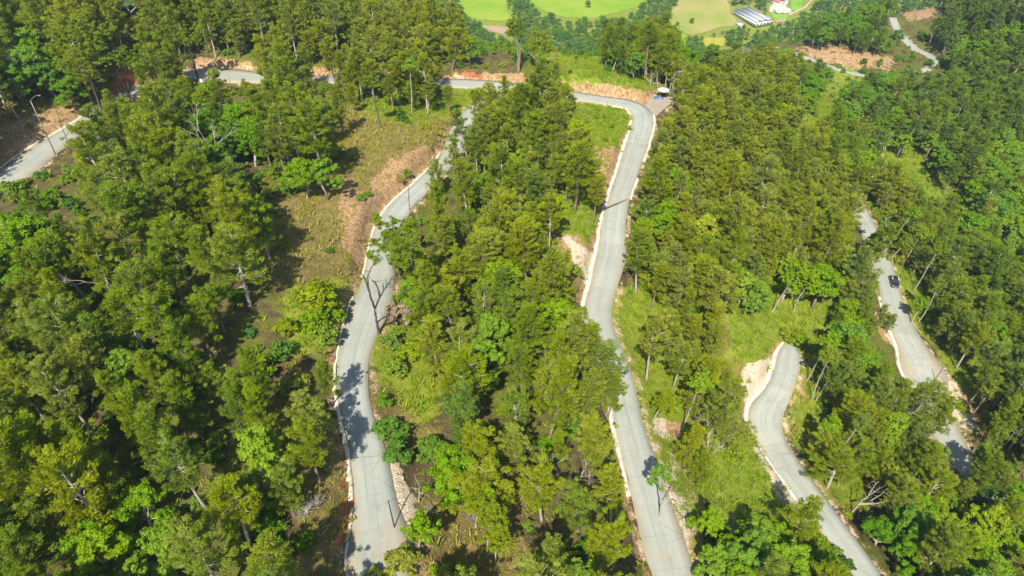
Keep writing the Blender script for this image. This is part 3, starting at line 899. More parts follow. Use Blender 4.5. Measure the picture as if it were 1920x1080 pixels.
# ------------------------------------------------------------------ where nothing tall stands in the view: roads and clearings
OPEN = [[(640, 230), (700, 205), (835, 215), (850, 235), (840, 280), (800, 300), (760, 325), (745, 370), (700, 400), (665, 385), (720, 330), (690, 300), (645, 290)],
        [(575, 405), (640, 375), (690, 400), (700, 440), (670, 520), (655, 560), (625, 530), (570, 490), (535, 470)], [(1040, 128), (1120, 126), (1215, 162), (1225, 185), (1180, 185), (1075, 175)],
        [(1105, 210), (1165, 200), (1180, 240), (1165, 290), (1130, 340), (1105, 290)], [(1062, 400), (1110, 380), (1112, 480), (1095, 530), (1055, 470)], [(1160, 575), (1195, 570), (1200, 620), (1185, 660), (1165, 640)],
        [(1390, 610), (1460, 575), (1545, 580), (1555, 620), (1500, 660), (1440, 760), (1395, 760), (1375, 680)], [(1215, 770), (1268, 775), (1280, 815), (1235, 830)], [(1350, 840), (1420, 835), (1475, 930), (1400, 965), (1345, 930)],
        [(725, 860), (790, 960), (790, 1010), (730, 1010)], [(850, 985), (960, 990), (950, 1060), (860, 1050)], [(490, 590), (560, 555), (600, 690), (500, 700)], [(560, 540), (655, 540), (650, 640), (560, 640)],
        [(1490, 660), (1530, 680), (1545, 800), (1480, 790)], [(1640, 250), (1720, 310), (1830, 385), (1820, 390), (1710, 320)], [(1560, 150), (1590, 150), (1530, 230), (1490, 240)], [(1680, 520), (1730, 560), (1720, 600), (1690, 580)], [(1775, 710), (1835, 780), (1815, 795), (1770, 740)],
        [(1470, 85), (1540, 95), (1670, 112), (1690, 120), (1640, 140), (1570, 138), (1520, 117)], [(1660, 25), (1700, 30), (1705, 80), (1670, 75)], [(1700, 95), (1760, 100), (1768, 145), (1690, 145)], [(1690, 8), (1755, 8), (1760, 38), (1690, 38)],
        [(1205, 180), (1255, 165), (1262, 190), (1240, 215), (1215, 215)], [(700, 640), (760, 630), (800, 700), (800, 760), (740, 760)], [(0, 240), (70, 205), (150, 215), (0, 340)], [(700, 730), (740, 740), (790, 810), (740, 850), (705, 800)],
        [(208, 122), (275, 122), (275, 172), (208, 178)], [(222, 0), (262, 0), (264, 62), (246, 62)], [(370, 108), (480, 125), (480, 138), (370, 128)], [(860, 138), (985, 142), (985, 158), (860, 155)],
        [(866, -200), (866, 45), (905, 82), (1040, 92), (1118, 92), (1135, 50), (1250, 38), (1290, 92), (1400, 102), (1470, 90), (1500, 55), (1560, 20), (1600, -200)], [(605, 920), (662, 910), (655, 1090), (560, 1090), (590, 960)], [(450, 590), (520, 560), (560, 690), (470, 700)], [(0, 375), (150, 262), (150, 275), (95, 330), (0, 400)]]
MS = 4      # picture points per mask cell
mw, mh = (1920 + 400) // MS, (1080 + 400) // MS
mgx, mgy = np.meshgrid(np.arange(mw) * MS - 200, np.arange(mh) * MS - 200)
openm = np.zeros((mh, mw), bool)
for p in OPEN:
    openm |= soft_poly(mgx, mgy, p, 1) >= 1
def road_poly(k, a, b, lat=.35):
    r = ROADS[k]
    e = r['hw'][a:b, None] + lat
    l, q = r['c'][a:b, :2] - r['n'][a:b] * e, r['c'][a:b, :2] + r['n'][a:b] * e
    pl, pq = proj(l[:, 0], l[:, 1], r['c'][a:b, 2]), proj(q[:, 0], q[:, 1], r['c'][a:b, 2])
    return list(zip(pl[0], pl[1])) + list(zip(pq[0], pq[1]))[::-1]
for k, p0, p1 in [('upper', (-190, 470), (180, 215)), ('upper', (362, 138), (490, 145)), ('upper', (820, 154), (935, 161)), ('upper', (1080, 180), (1140, 189)), ('upper', (560, 148), (640, 150)),
                  ('left', (845, 290), (795, 345)), ('left', (790, 350), (730, 425)), ('left', (705, 535), (706, 960)), ('left', (706, 950), (705, 1200)), ('middle', (1140, 189), (1121, 620)), ('middle', (1128, 630), (1150, 680)), ('middle', (1168, 745), (1290, 1200)),
                  ('lower', (1482, 655), (1710, 1200)), ('lowest', (1658, 505), (1742, 722)), ('lowest', (1765, 790), (1800, 855)), ('lowest', (1622, 415), (1630, 430)), ('spur', (1482, 97), (1578, 130)), ('spur', (1722, 134), (1752, 122)), ('spur', (1692, 68), (1674, 33))]:
    a, b = span(k, p0, p1)
    for i in range(a, b - 1, 6):
        openm |= soft_poly(mgx, mgy, road_poly(k, i, min(i + 7, b), 1.2 if k == 'lowest' else .35), 1) >= 1
SPARSE = [([(1170, 560), (1330, 560), (1335, 1000), (1250, 1000)], .5), ([(1340, 560), (1480, 560), (1420, 760), (1470, 940), (1340, 1000), (1335, 760)], .6), ([(410, 280), (640, 280), (660, 560), (610, 700), (440, 700), (430, 500)], .55), ([(1740, 610), (1880, 640), (1890, 880), (1790, 810)], .55),
          ([(1560, 200), (1660, 200), (1800, 340), (1930, 460), (1930, 510), (1700, 360)], .45), ([(1580, 330), (1660, 480), (1640, 560), (1600, 480)], .3), ([(0, 420), (200, 380), (420, 420), (420, 700), (0, 700)], .15), ([(760, 930), (980, 920), (1000, 1090), (760, 1090)], .22), ([(1490, 780), (1560, 800), (1640, 950), (1570, 950)], .5), ([(850, 40), (1120, 90), (1120, 130), (850, 130)], .35)]
def sparse(px, py):
    s = np.zeros(px.shape)
    for p, v in SPARSE:
        s = np.maximum(s, v * soft_poly(px, py, p, 25))
    return s
def is_open(px, py):
    i = np.clip(((py + 200) / MS).astype(int), 0, mh - 1)
    j = np.clip(((px + 200) / MS).astype(int), 0, mw - 1)
    return openm[i, j]

# leaf colour and kind over the slopes: (centre, radii, share of broadleaf, tint)
REG = [(230, 1010, 130, 90, .8, .42), (300, 915, 70, 50, .7, .42), (1400, 1015, 130, 85, .9, .5), (1500, 1050, 110, 50, .9, .6), (1690, 1025, 85, 70, .9, .8), (1830, 1010, 150, 95, .8, .35), (1500, 525, 75, 45, .9, .4), (1400, 520, 50, 60, .7, .4),
       (1600, 650, 60, 80, .7, .55), (1820, 200, 190, 200, .35, .58), (1700, 250, 150, 120, .3, .5), (1880, 330, 110, 140, .8, .48), (1620, 60, 200, 75, .8, .6), (1350, 85, 90, 50, .7, .6), (1150, 1050, 110, 60, .8, .34), (820, 800, 65, 80, .6, .5),
       (745, 850, 45, 70, .8, .55), (60, 140, 70, 70, .7, .6), (1600, 175, 110, 60, .9, .65), (1230, 405, 45, 25, .9, .5), (420, 260, 90, 60, .4, .6), (600, 300, 60, 40, .6, .45), (30, 480, 60, 80, .3, .5), (900, 90, 60, 40, .5, .5), (1100, 95, 120, 40, .4, .55), (950, 620, 60, 90, .3, .5), (1660, 380, 60, 60, .1, .25)]
def region(px, py):
    pb = np.full(px.shape, .10)
    ti = np.where(px < 640, .40, np.where(px < 1180, .30, .24)) + np.clip((px - 1500) / 1500, 0, .3) - np.clip((200 - py) / 900, 0, .12) * (px < 900) + np.clip((160 - py) / 500, 0, .15) * (px > 1000)
    best = np.full(px.shape, 1.0)
    for cx, cy, rx, ry, b, t in REG:
        d = ((px - cx) / rx) ** 2 + ((py - cy) / ry) ** 2
        m = d < best
        pb = np.where(m, b, pb); ti = np.where(m, t, ti); best = np.where(m, d, best)
    return pb, ti

# ------------------------------------------------------------------ throwing the trees on the slopes
TAKEN = []      # (x, y, clear radius) of trees placed one by one
def throw(n, box, rad, salt, maxd=None):
    """random points no closer than rad(x, y)"""
    rg = np.random.default_rng(salt)
    X = rg.uniform(box[0], box[1], n); Y = rg.uniform(box[2], box[3], n)
    Rd = rad(X, Y)
    ok = Rd > 0
    X, Y, Rd = X[ok], Y[ok], Rd[ok]
    cell, grid, keep = 6.0, {}, []
    for i, (x, y, r_) in enumerate(zip(X.tolist(), Y.tolist(), Rd.tolist())):
        cx, cy = int(x // cell), int(y // cell)
        good = True
        for a in (-1, 0, 1):
            for b in (-1, 0, 1):
                for (u, v) in grid.get((cx + a, cy + b), ()):
                    if (u - x) ** 2 + (v - y) ** 2 < r_ * r_:
                        good = False; break
                if not good: break
            if not good: break
        if good:
            grid.setdefault((cx, cy), []).append((x, y)); keep.append(i)
    return X[keep], Y[keep]
# ------------------------------------------------------------------ single trees, poles, lamp, car, canopy: each at its own place on the ground
def onplane(px, py, y):
    d = ray(px, py)
    t = y / d[1]
    return np.array([d[0] * t, y, CAM_H + d[2] * t])
def trace(base, pts):
    return np.array([onplane(px, py, base[1]) for px, py in pts])
def lines_tree(name, label, cat, pix, stems, rad, barkm, twigs=0, leaf=None, seed=1, group=None, dy=.25, clear=1.6):
    """a tree whose stems are traced in the upright plane through its foot; pix = foot; stems = lists of picture points
    leaf = (list of (px, py, radius in m), leaf material, tint, leaf size)"""
    rg = np.random.default_rng(seed)
    base = hit(*pix)
    TAKEN.append((base[0], base[1], clear))
    root = empty(name, base)
    tag(root, label, cat, group)
    mb = MB()
    tips = []
    for si, st in enumerate(stems):
        P = trace(base, st) - base
        if si == 0 or st[0] == pix:
            P[0] = (0, 0, -.5)
        P = spline(P, .6) if len(P) > 2 else wobble(rg, P[0], P[-1], 6, .05)
        d = np.linspace(0, 1, len(P))
        P[:, 1] += dy * rg.normal() * 4 * d if si else 0
        P[1:-1] += rg.normal(size=P[1:-1].shape) * .03
        r0 = rad if si == 0 or st[0] == pix else rad * .6
        mb.tube(P, r0 * (1 - .72 * d), 6)
        tips.append(P)
    tk = mb.build('trunk', barkm, root, True)
    if twigs:
        tw = MB()
        for k in range(twigs):
            P = tips[rg.integers(len(tips))]
            i = int(len(P) * rg.uniform(.45, .98))
            a = P[min(i, len(P) - 1)]
            L = rg.uniform(.6, 2.0)
            az, el = rg.uniform(0, 6.28), rg.uniform(-.1, 1.1)
            e = a + L * np.array([math.cos(az) * math.cos(el), math.sin(az) * math.cos(el), math.sin(el)])
            m_ = (a + e) / 2 + rg.normal(size=3) * .1
            tw.tube([a, m_, e], [rad * .22, rad * .14, .012], 4, False)
            e2 = m_ + rg.normal(size=3) * .5 + np.array([0, 0, .3])
            tw.tube([m_, e2], [rad * .11, .01], 3, False)
        tw.build('branches', barkm, root, True)['kind'] = 'stuff'
    if leaf:
        C, Rr = [], []
        for px, py, r_ in leaf[0]:
            c = onplane(px, py, base[1]) - base
            n = max(4, int(17 * r_))
            for k in range(n):
                v = unit(rg.normal(size=3)) * rg.uniform(.15, 1.25) * r_
                C.append(c + v * np.array([1, 1, .75])); Rr.append(rg.uniform(.2, .42) * min(1.1, r_ + .2))
        V, Q, cl = leaves(rg, C, Rr, leaf[4] if len(leaf) > 4 else 42, leaf[3] * .8, leaf[3] * (.3 if leaf[1] == M['pine'] else .5), .7, .35, .5, .6)
        cr = link('crown', np_mesh('crown', V, [Q], leaf[1], attrs=dict(clump=cl)), root)
        cr['tint'] = leaf[2]
    return root
PB, DB, BK = M['pale_bark'], M['dark_bark'], M['bark']
PN, BR = M['pine'], M['broad']
lines_tree('forked_tree', 'dark forked tree with sparse leaves standing at the right edge of the left road', 'tree', (711, 626),
           [[(711, 626), (705, 596), (701, 574)], [(701, 575), (693, 548), (690, 520), (699, 497), (709, 478)], [(703, 578), (715, 552), (726, 535), (737, 519)], [(692, 545), (684, 525), (676, 512)], [(712, 556), (706, 540), (700, 534)], [(707, 604), (722, 590), (735, 584)]], .27, DB, 34,
           ([(704, 488, .8), (692, 478, .7), (735, 470, 1.2), (722, 440, 1.1), (748, 450, 1.3), (712, 420, .8), (740, 418, .9), (762, 428, 1.2), (735, 440, 1.1), (718, 462, .9), (760, 472, 1.3), (702, 452, .7), (772, 450, 1.1), (750, 495, .9)], PN, .45, .4), 21, clear=2.5)
lines_tree('roadside_pine', 'thin grey-leaved pine with airy crown just behind the forked dark tree', 'pine tree', (782, 560), [[(782, 560), (776, 520), (768, 470), (758, 418)]], .16, BK, 20,
           ([(770, 440, 1.2), (785, 470, 1.4), (760, 480, 1.2), (778, 505, 1.3), (795, 500, 1.2), (762, 415, .9)], PN, .5, .45), 22)
lines_tree('white_snag', 'leafless white tree forking in two above the ridge at the top left', 'dead tree', (256, 66), [[(256, 66), (250, 34), (244, 22)], [(244, 22), (234, 8), (226, -4)], [(245, 24), (253, 14), (262, 6)]], .3, PB, 8, None, 23)
lines_tree('tall_pine', 'tall tree with a thick bare reddish trunk and small dark crown by the ridge road', 'pine tree', (972, 134), [[(972, 134), (971, 100), (968, 62)], [(972, 134), (975, 100), (973, 66)]], .42, BK, 16,
           ([(966, 50, 2.4), (960, 62, 1.8), (975, 58, 1.9), (966, 38, 1.6), (957, 45, 1.2)], PN, .55, .5), 24, clear=3)
lines_tree('tall_pine', 'pine with a pale straight trunk beside the thick bare reddish trunk', 'pine tree', (1008, 136), [[(1008, 136), (1008, 100), (1006, 66)], [(1008, 115), (999, 107), (993, 102)], [(1008, 116), (1020, 110), (1032, 106)]], .22, PB, 14,
           ([(1007, 62, 2.0), (998, 74, 1.7), (1018, 74, 1.8), (1008, 82, 2.0), (1030, 92, 1.8), (1022, 85, 1.5), (996, 88, 1.2)], PN, .25, .5), 25, clear=3)
lines_tree('twisted_tree', 'bare twisted white tree rising behind the round canopy, leaning right', 'dead tree', (1254, 173), [[(1254, 173), (1259, 155), (1265, 140), (1278, 133)], [(1263, 146), (1268, 132), (1266, 118)], [(1258, 175), (1264, 152), (1271, 141), (1283, 124)], [(1270, 143), (1280, 141), (1287, 131)]], .2, PB, 30, None, 26)
lines_tree('bare_tree', 'small bare white tree with drooping arms behind the blue sheet', 'dead tree', (1233, 172), [[(1233, 172), (1233, 150), (1232, 136)], [(1233, 158), (1225, 155), (1222, 150)], [(1233, 154), (1241, 160), (1241, 170)]], .16, PB, 10, None, 27)
for i, (a, b, t, ly) in enumerate([((1447, 584), (1472, 545), (1490, 517), [(1488, 508, 2.0), (1475, 515, 1.5), (1500, 500, 1.8), (1480, 528, 1.1)]), ((1488, 583), (1497, 560), (1508, 543), [(1512, 528, 2.1), (1530, 535, 1.9), (1505, 515, 1.6), (1545, 545, 1.4), (1522, 512, 1.5)])]):
    lines_tree('broadleaf_tree', ['bright green tree on the left of two leaning white trunks in the grassy clearing', 'bright green tree on the right of two leaning white trunks in the grassy clearing'][i], 'broadleaf tree', a, [[a, b, t]], .17, PB, 10, (ly, BR, .35, .45), 28 + i, 'twin leaning trees in the clearing', clear=2.6)
lean = [((1655, 487), (1667, 458), (1690, 428), 'curved white tree trunk nearest the upper end of the lowest road'), ((1660, 483), (1662, 452), (1661, 424), 'upright white trunk beside the curved one at the end of the lowest road'),
        ((1684, 494), (1694, 474), (1708, 452), 'short leaning white trunk above the dark car'), ((1691, 499), (1703, 480), (1716, 458), 'leaning white trunk just right of the dark car'), ((1669, 489), (1677, 478), (1688, 466), 'thin pale trunk on the bank behind the dark car'),
        ((1714, 545), (1735, 510), (1748, 488), 'long leaning pale trunk in shade right of the dark car'), ((1708, 606), (1716, 592), (1722, 580), 'short pale trunk at the road edge below the dark car'), ((1722, 604), (1738, 580), (1750, 556), 'tall leaning pale trunk over the lowest road'), ((1752, 622), (1762, 610), (1771, 596), 'pale leaning trunk above the bright bush by the lowest road'),
        ((1813, 664), (1824, 652), (1832, 640), 'white trunk leaning right above the dark gap at the right'), ((1814, 668), (1826, 676), (1838, 684), 'fallen pale stem lying towards the right edge'), ((1822, 672), (1836, 652), (1846, 640), 'thin white trunk right of the dark gap'),
        ((1808, 892), (1818, 878), (1830, 864), 'pale trunk at the foot of the lowest road'), ((1827, 773), (1836, 760), (1848, 746), 'white trunk behind the eroded bank at right'), ((1890, 797), (1900, 780), (1908, 768), 'pale trunk near the right edge of the view'),
        ((1513, 857), (1528, 832), (1545, 814), 'leaning pale trunk right of the lower road bend'), ((1550, 884), (1572, 850), (1594, 820), 'long leaning white trunk amid the forest right of the lower road'), ((1551, 862), (1556, 846), (1572, 834), 'curled white stem beside the long leaning trunk'), ((1570, 912), (1588, 886), (1612, 866), 'pale trunk leaning over the slope left of the fallen tree'),
        ((1330, 866), (1337, 850), (1348, 836), 'short white trunk standing left of the yellow clearing'), ((1297, 994), (1304, 982), (1315, 975), 'short bent white trunk in the grass near the bottom'), ((1279, 803), (1294, 768), (1304, 742), 'leaning pale trunk right of the orange soil patch'), ((1222, 790), (1230, 778), (1238, 765), 'small pale trunk among bright leaves beside the middle road'),
        ((1521, 752), (1535, 712), (1546, 690), 'forked white tree in the dark hollow right of the lower road'), ((1512, 714), (1522, 698), (1538, 668), 'thin white trunk leaning above the lower road end'), ((1528, 752), (1540, 735), (1553, 712), 'pale slanting stem right of the forked white tree'),
        ((785, 941), (786, 925), (787, 910), 'short white trunk casting a black shadow near the dark pole'), ((783, 1029), (786, 1018), (788, 1005), 'white trunk at the bottom beside the tree shadow on the road'), ((913, 1039), (915, 1012), (917, 988), 'straight white trunk on the brown earth at the bottom'), ((929, 1055), (929, 1040), (931, 1023), 'shorter white trunk right of the straight one at the bottom'), ((890, 988), (894, 970), (899, 950), 'pale trunk beside the exposed roots above the brown earth'),
        ((1077, 927), (1087, 900), (1099, 868), 'pinkish bare trunk with twigs inside the middle wood'), ((975, 935), (985, 920), (992, 905), 'pale thin trunk in the dark gap of the middle wood'), ((907, 330), (909, 308), (912, 290), 'bare pale trunk in the wood between the two ridge roads'), ((923, 333), (924, 318), (927, 302), 'second bare pale trunk in the wood between the ridge roads'),
        ((715, 241), (707, 208), (699, 180), 'dark leaning trunk on the brown grass knoll'), ((772, 212), (772, 182), (770, 152), 'straight pale trunk at the top of the brown knoll'), ((733, 188), (728, 160), (722, 130), 'pale trunk crossing the ridge road above the knoll'), ((720, 183), (717, 155), (716, 125), 'slender pale trunk left of the one crossing the ridge road'),
        ((505, 195), (500, 168), (497, 150), 'thin white trunk below the ridge road'), ((398, 262), (390, 230), (382, 205), 'thin curved white trunk in the upper left wood'), ((372, 258), (369, 240), (363, 222), 'forked white trunk in the upper left wood'), ((308, 262), (307, 245), (306, 228), 'thin upright white trunk left of the forked white trunk'), ((303, 335), (305, 318), (312, 300), 'short white trunk in the left wood below the street lamp'),
        ((196, 305), (182, 275), (165, 240), 'bent white trunk on the verge right of the sapling'), ((215, 320), (207, 300), (198, 285), 'white trunk leaning left beside the bent one'), ((1173, 139), (1173, 125), (1174, 112), 'leftmost white trunk below the dark tree row'), ((1182, 141), (1183, 126), (1184, 110), 'thick white trunk below the dark tree row'), ((1191, 141), (1192, 130), (1193, 118), 'thin white trunk below the dark tree row'), ((1197, 145), (1198, 134), (1199, 120), 'rightmost white trunk below the dark tree row'), ((1219, 162), (1220, 150), (1222, 142), 'greenish trunk left of the small bare white tree')]
for i, (a, b, c, lab) in enumerate(lean):
    q = hit(*a)
    t = onplane(*c, q[1])
    # a leafy head over each trunk that is not bare
    head = None
    e = (2 * c[0] - b[0], 2 * c[1] - b[1])
    if not any(k in lab for k in ('fallen', 'bare', 'curled', 'bent', 'short white', 'slanting', 'pale thin')):
        pxm = FPX / max(proj(*t)[2], 1)
        head = ([(e[0] + dx * pxm, e[1] + dy * pxm, r_) for dx, dy, r_ in ((0, 0, 1.3), (.9, .3, 1.1), (-.9, .2, 1.1), (.3, -.9, 1.0), (-.3, .8, .9))], PN if i % 3 else BR, .3 + .02 * (i % 9), .42, 34)
    lines_tree('leaning_tree' if 'lean' in lab else 'pale_tree', lab, 'tree', a, [[a, b, c] + ([e] if head else [])], .13 if proj(*q)[2] < 130 else .16, PB if 'dark' not in lab.split()[0] else DB, 10 if head is None else 6, head, 60 + i, clear=1.5)
lines_tree('fallen_tree', 'uprooted pale tree lying with splayed bare branches over a dark hollow', 'fallen tree', (1597, 960), [[(1597, 960), (1618, 938), (1640, 922)], [(1612, 944), (1640, 938), (1660, 930)], [(1625, 934), (1640, 915), (1650, 906)], [(1630, 940), (1650, 925), (1662, 912)], [(1608, 946), (1632, 945), (1650, 948)]], .16, PB, 26, None, 130)
lines_tree('roadside_tree', 'small dark-stemmed tree leaning over the right edge of the middle road', 'tree', (1238, 970), [[(1238, 970), (1240, 940), (1237, 905), (1228, 885)], [(1239, 955), (1252, 945), (1264, 938)], [(1240, 930), (1246, 912), (1250, 900)]], .15, PB, 20, ([(1228, 888, .7), (1236, 878, .8), (1224, 902, .6), (1246, 892, .7), (1240, 915, .5)], BR, .5, .36, 30), 131)
lines_tree('sapling', 'thin dark sapling with few leaves at the lower verge of the upper road', 'tree', (137, 298), [[(137, 298), (125, 262), (113, 228), (104, 200)], [(113, 230), (122, 224), (130, 226)], [(124, 256), (127, 244), (131, 238)]], .1, DB, 10, ([(113, 228, .35), (128, 240, .3), (104, 198, .5)], BR, .7, .3, 24), 132)
lines_tree('leaning_pine', 'big pine with a thick dark leaning trunk beside the upper road', 'pine tree', (201, 238), [[(201, 238), (190, 205), (176, 166), (160, 120)], [(196, 226), (182, 218), (168, 212)], [(188, 200), (196, 188), (203, 176)]], .42, DB, 22,
           ([(130, 70, 3.2), (165, 60, 3.0), (100, 90, 2.4), (150, 100, 2.8), (185, 85, 2.6), (120, 120, 2.2), (170, 125, 2.4), (140, 40, 2.2), (200, 110, 2.0), (105, 60, 2.0), (190, 55, 2.0)], PN, .3, .5, 50), 133, clear=4)
lines_tree('pine_tree', 'pine with two dark stems in front of the red earth bank', 'pine tree', (243, 182), [[(243, 182), (239, 150), (236, 128)], [(243, 182), (232, 152), (222, 128)]], .22, DB, 10, ([(232, 118, 1.6), (215, 108, 1.8), (250, 112, 1.8), (235, 98, 1.8), (265, 122, 1.2)], PN, .45, .48), 134, clear=3)
lines_tree('pine_tree', 'pine with a thick dark trunk standing on the edge of the ridge road', 'pine tree', (372, 152), [[(372, 152), (364, 122), (355, 96), (350, 70)]], .32, DB, 14, ([(350, 72, 2.2), (335, 82, 1.8), (368, 78, 1.9), (345, 58, 1.7), (325, 95, 1.3), (372, 62, 1.4)], PN, .3, .5), 135, clear=3)
# post and poles
def pole(name, label, cat, a, b, r0, m, seed, top=None):
    base = hit(*a)
    TAKEN.append((base[0], base[1], 1.5))
    t = onplane(*b, base[1]) - base
    root = empty(name, base)
    tag(root, label, cat)
    MB().tube([(0, 0, -.6), t * .5, t], [r0, r0 * .85, r0 * .7], 10).build('shaft', m, root, True)
    MB().lathe([(r0 * 1.02, 0), (r0 * 1.02, .06), (r0 * .5, .1), (.001, .1)], t - np.array([0, 0, .07]), 10).build('cap', m, root)
    MB().lathe([(.001, .06), (r0 * 2.4, .06), (r0 * 2.6, -.3)], (0, 0, .06), 12).build('footing', M['kerb'], root)
    return root, base, t
PM = plain('dark painted steel', (.035, .032, .03), .5, .4, .2, 4)
PG = plain('galvanised steel', (.27, .25, .23), .5, .5, .2, 4, .4)
pole('pole', 'slim dark pole standing on the left road near the bottom, casting a long shadow', 'pole', (740, 990), (728, 939), .08, PM, 1)
pole('pole', 'short dark pole standing on the widest part of the lowest road', 'pole', (1752, 713), (1770, 688), .08, PM, 2)
pole('pole', 'slim pale utility pole below the ridge road at the upper left', 'pole', (437, 198), (428, 133), .1, PG, 3)
pole('post', 'short dark post at the right edge of the left road under the orange cut', 'post', (768, 396), (765, 346), .07, PM, 4)
root, base, t = pole('street_lamp', 'tall grey street lamp with curved arm beside the upper road at the left edge', 'street lamp', (105, 291), (57, 189), .11, PG, 5)
d_ = np.array([1.0, .1, 0])
arm = np.array([t + d_ * (1.9 * q) + np.array([0, 0, 1.1 * math.sin(q * 1.5)]) for q in np.linspace(0, 1, 8)])
MB().tube(arm, .05, 6).build('arm', PG, root, True)
MB().box(arm[-1] + d_ * .3, (.6, .2, .1), .1, 0, .8).build('lamp_head', PG, root)
MB().box(arm[-1] + d_ * .3 + np.array([0, 0, -.075]), (.5, .2, .03), .1).build('lens', plain('frosted lamp lens', (.75, .75, .7), .3, .5), root)
# bar lying across the middle road
a_, b_ = hit(1131, 394), hit(1186, 371)
d = b_ - a_; L = np.linalg.norm(d); ang = math.atan2(d[1], d[0])
zr = ROADS['middle']
zz = zr['c'][int(np.argmin(np.hypot(zr['c'][:, 0] - (a_[0] + b_[0]) / 2, zr['c'][:, 1] - (a_[1] + b_[1]) / 2))), 2]
root = empty('drain_grate', ((a_[0] + b_[0]) / 2, (a_[1] + b_[1]) / 2, zz + .05), ang)
tag(root, 'rusty brown strip of drain grating running slantwise across the middle road', 'drain grate')
RU = plain('rusted iron', (.13, .065, .035), .9, .2, .4, 3)
MB().box((0, .17, .02), (L, .05, .08)).box((0, -.17, .02), (L, .05, .08)).build('frame', RU, root)
m_ = MB()
for k in range(int(L / .16)):
    m_.box((-L / 2 + .08 + k * .16, 0, .02), (.07, .29, .05))
tag(m_.build('bars', RU, root), kind='stuff')

# round canopy at the hairpin, with the blue sheet below it
base = hit(1242, 183)
TAKEN.append((base[0], base[1], 4))
root = empty('canopy', base)
tag(root, 'round cream canopy on thin posts at the outside of the hairpin bend', 'canopy')
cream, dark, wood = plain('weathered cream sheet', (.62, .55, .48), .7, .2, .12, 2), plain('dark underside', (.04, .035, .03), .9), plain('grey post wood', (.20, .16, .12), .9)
MB().lathe([(.001, 2.62), (.8, 2.58), (1.35, 2.46), (1.6, 2.32), (1.66, 2.24)], k=28).build('roof', cream, root, True)
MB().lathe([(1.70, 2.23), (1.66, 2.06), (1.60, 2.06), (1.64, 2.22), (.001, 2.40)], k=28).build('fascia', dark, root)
for k in range(4):
    q = math.pi / 4 + k * math.pi / 2
    MB().tube([(1.3 * math.cos(q), 1.3 * math.sin(q), -.3), (1.3 * math.cos(q), 1.3 * math.sin(q), 2.3)], .06, 6).build('post', wood, root)
MB().box((0, .2, .45), (1.3, .5, .06)).box((-.55, .2, .2), (.06, .45, .5)).box((.55, .2, .2), (.06, .45, .5)).build('bench', wood, root)
b2 = hit(1234, 184)
n = 9
gx_, gy_ = np.meshgrid(np.linspace(-1.3, 1.3, n), np.linspace(-.9, .9, n))
gz_ = .45 + .35 * np.exp(-((gx_ - .2) ** 2 + gy_ ** 2)) + .12 * np.sin(gx_ * 3.1 + gy_ * 2)
gz_ = gz_ * (1 - .8 * np.maximum(np.abs(gx_) / 1.3, np.abs(gy_) / .9) ** 3)
i_ = np.arange(n * n).reshape(n, n)
Fs = np.stack([i_[:-1, :-1], i_[:-1, 1:], i_[1:, 1:], i_[1:, :-1]], 2).reshape(-1, 4)
tp = link('tarpaulin', np_mesh('tarpaulin', np.stack([gx_, gy_, gz_], 2).reshape(-1, 3), [Fs], plain('blue sheet', (.07, .12, .22), .5, .4, .2, 2), smooth=True))
tp.location = [float(v) for v in b2 + np.array([0, -.3, .05])]
tag(tp, 'crumpled blue sheet spread in front of the round canopy', 'tarpaulin')

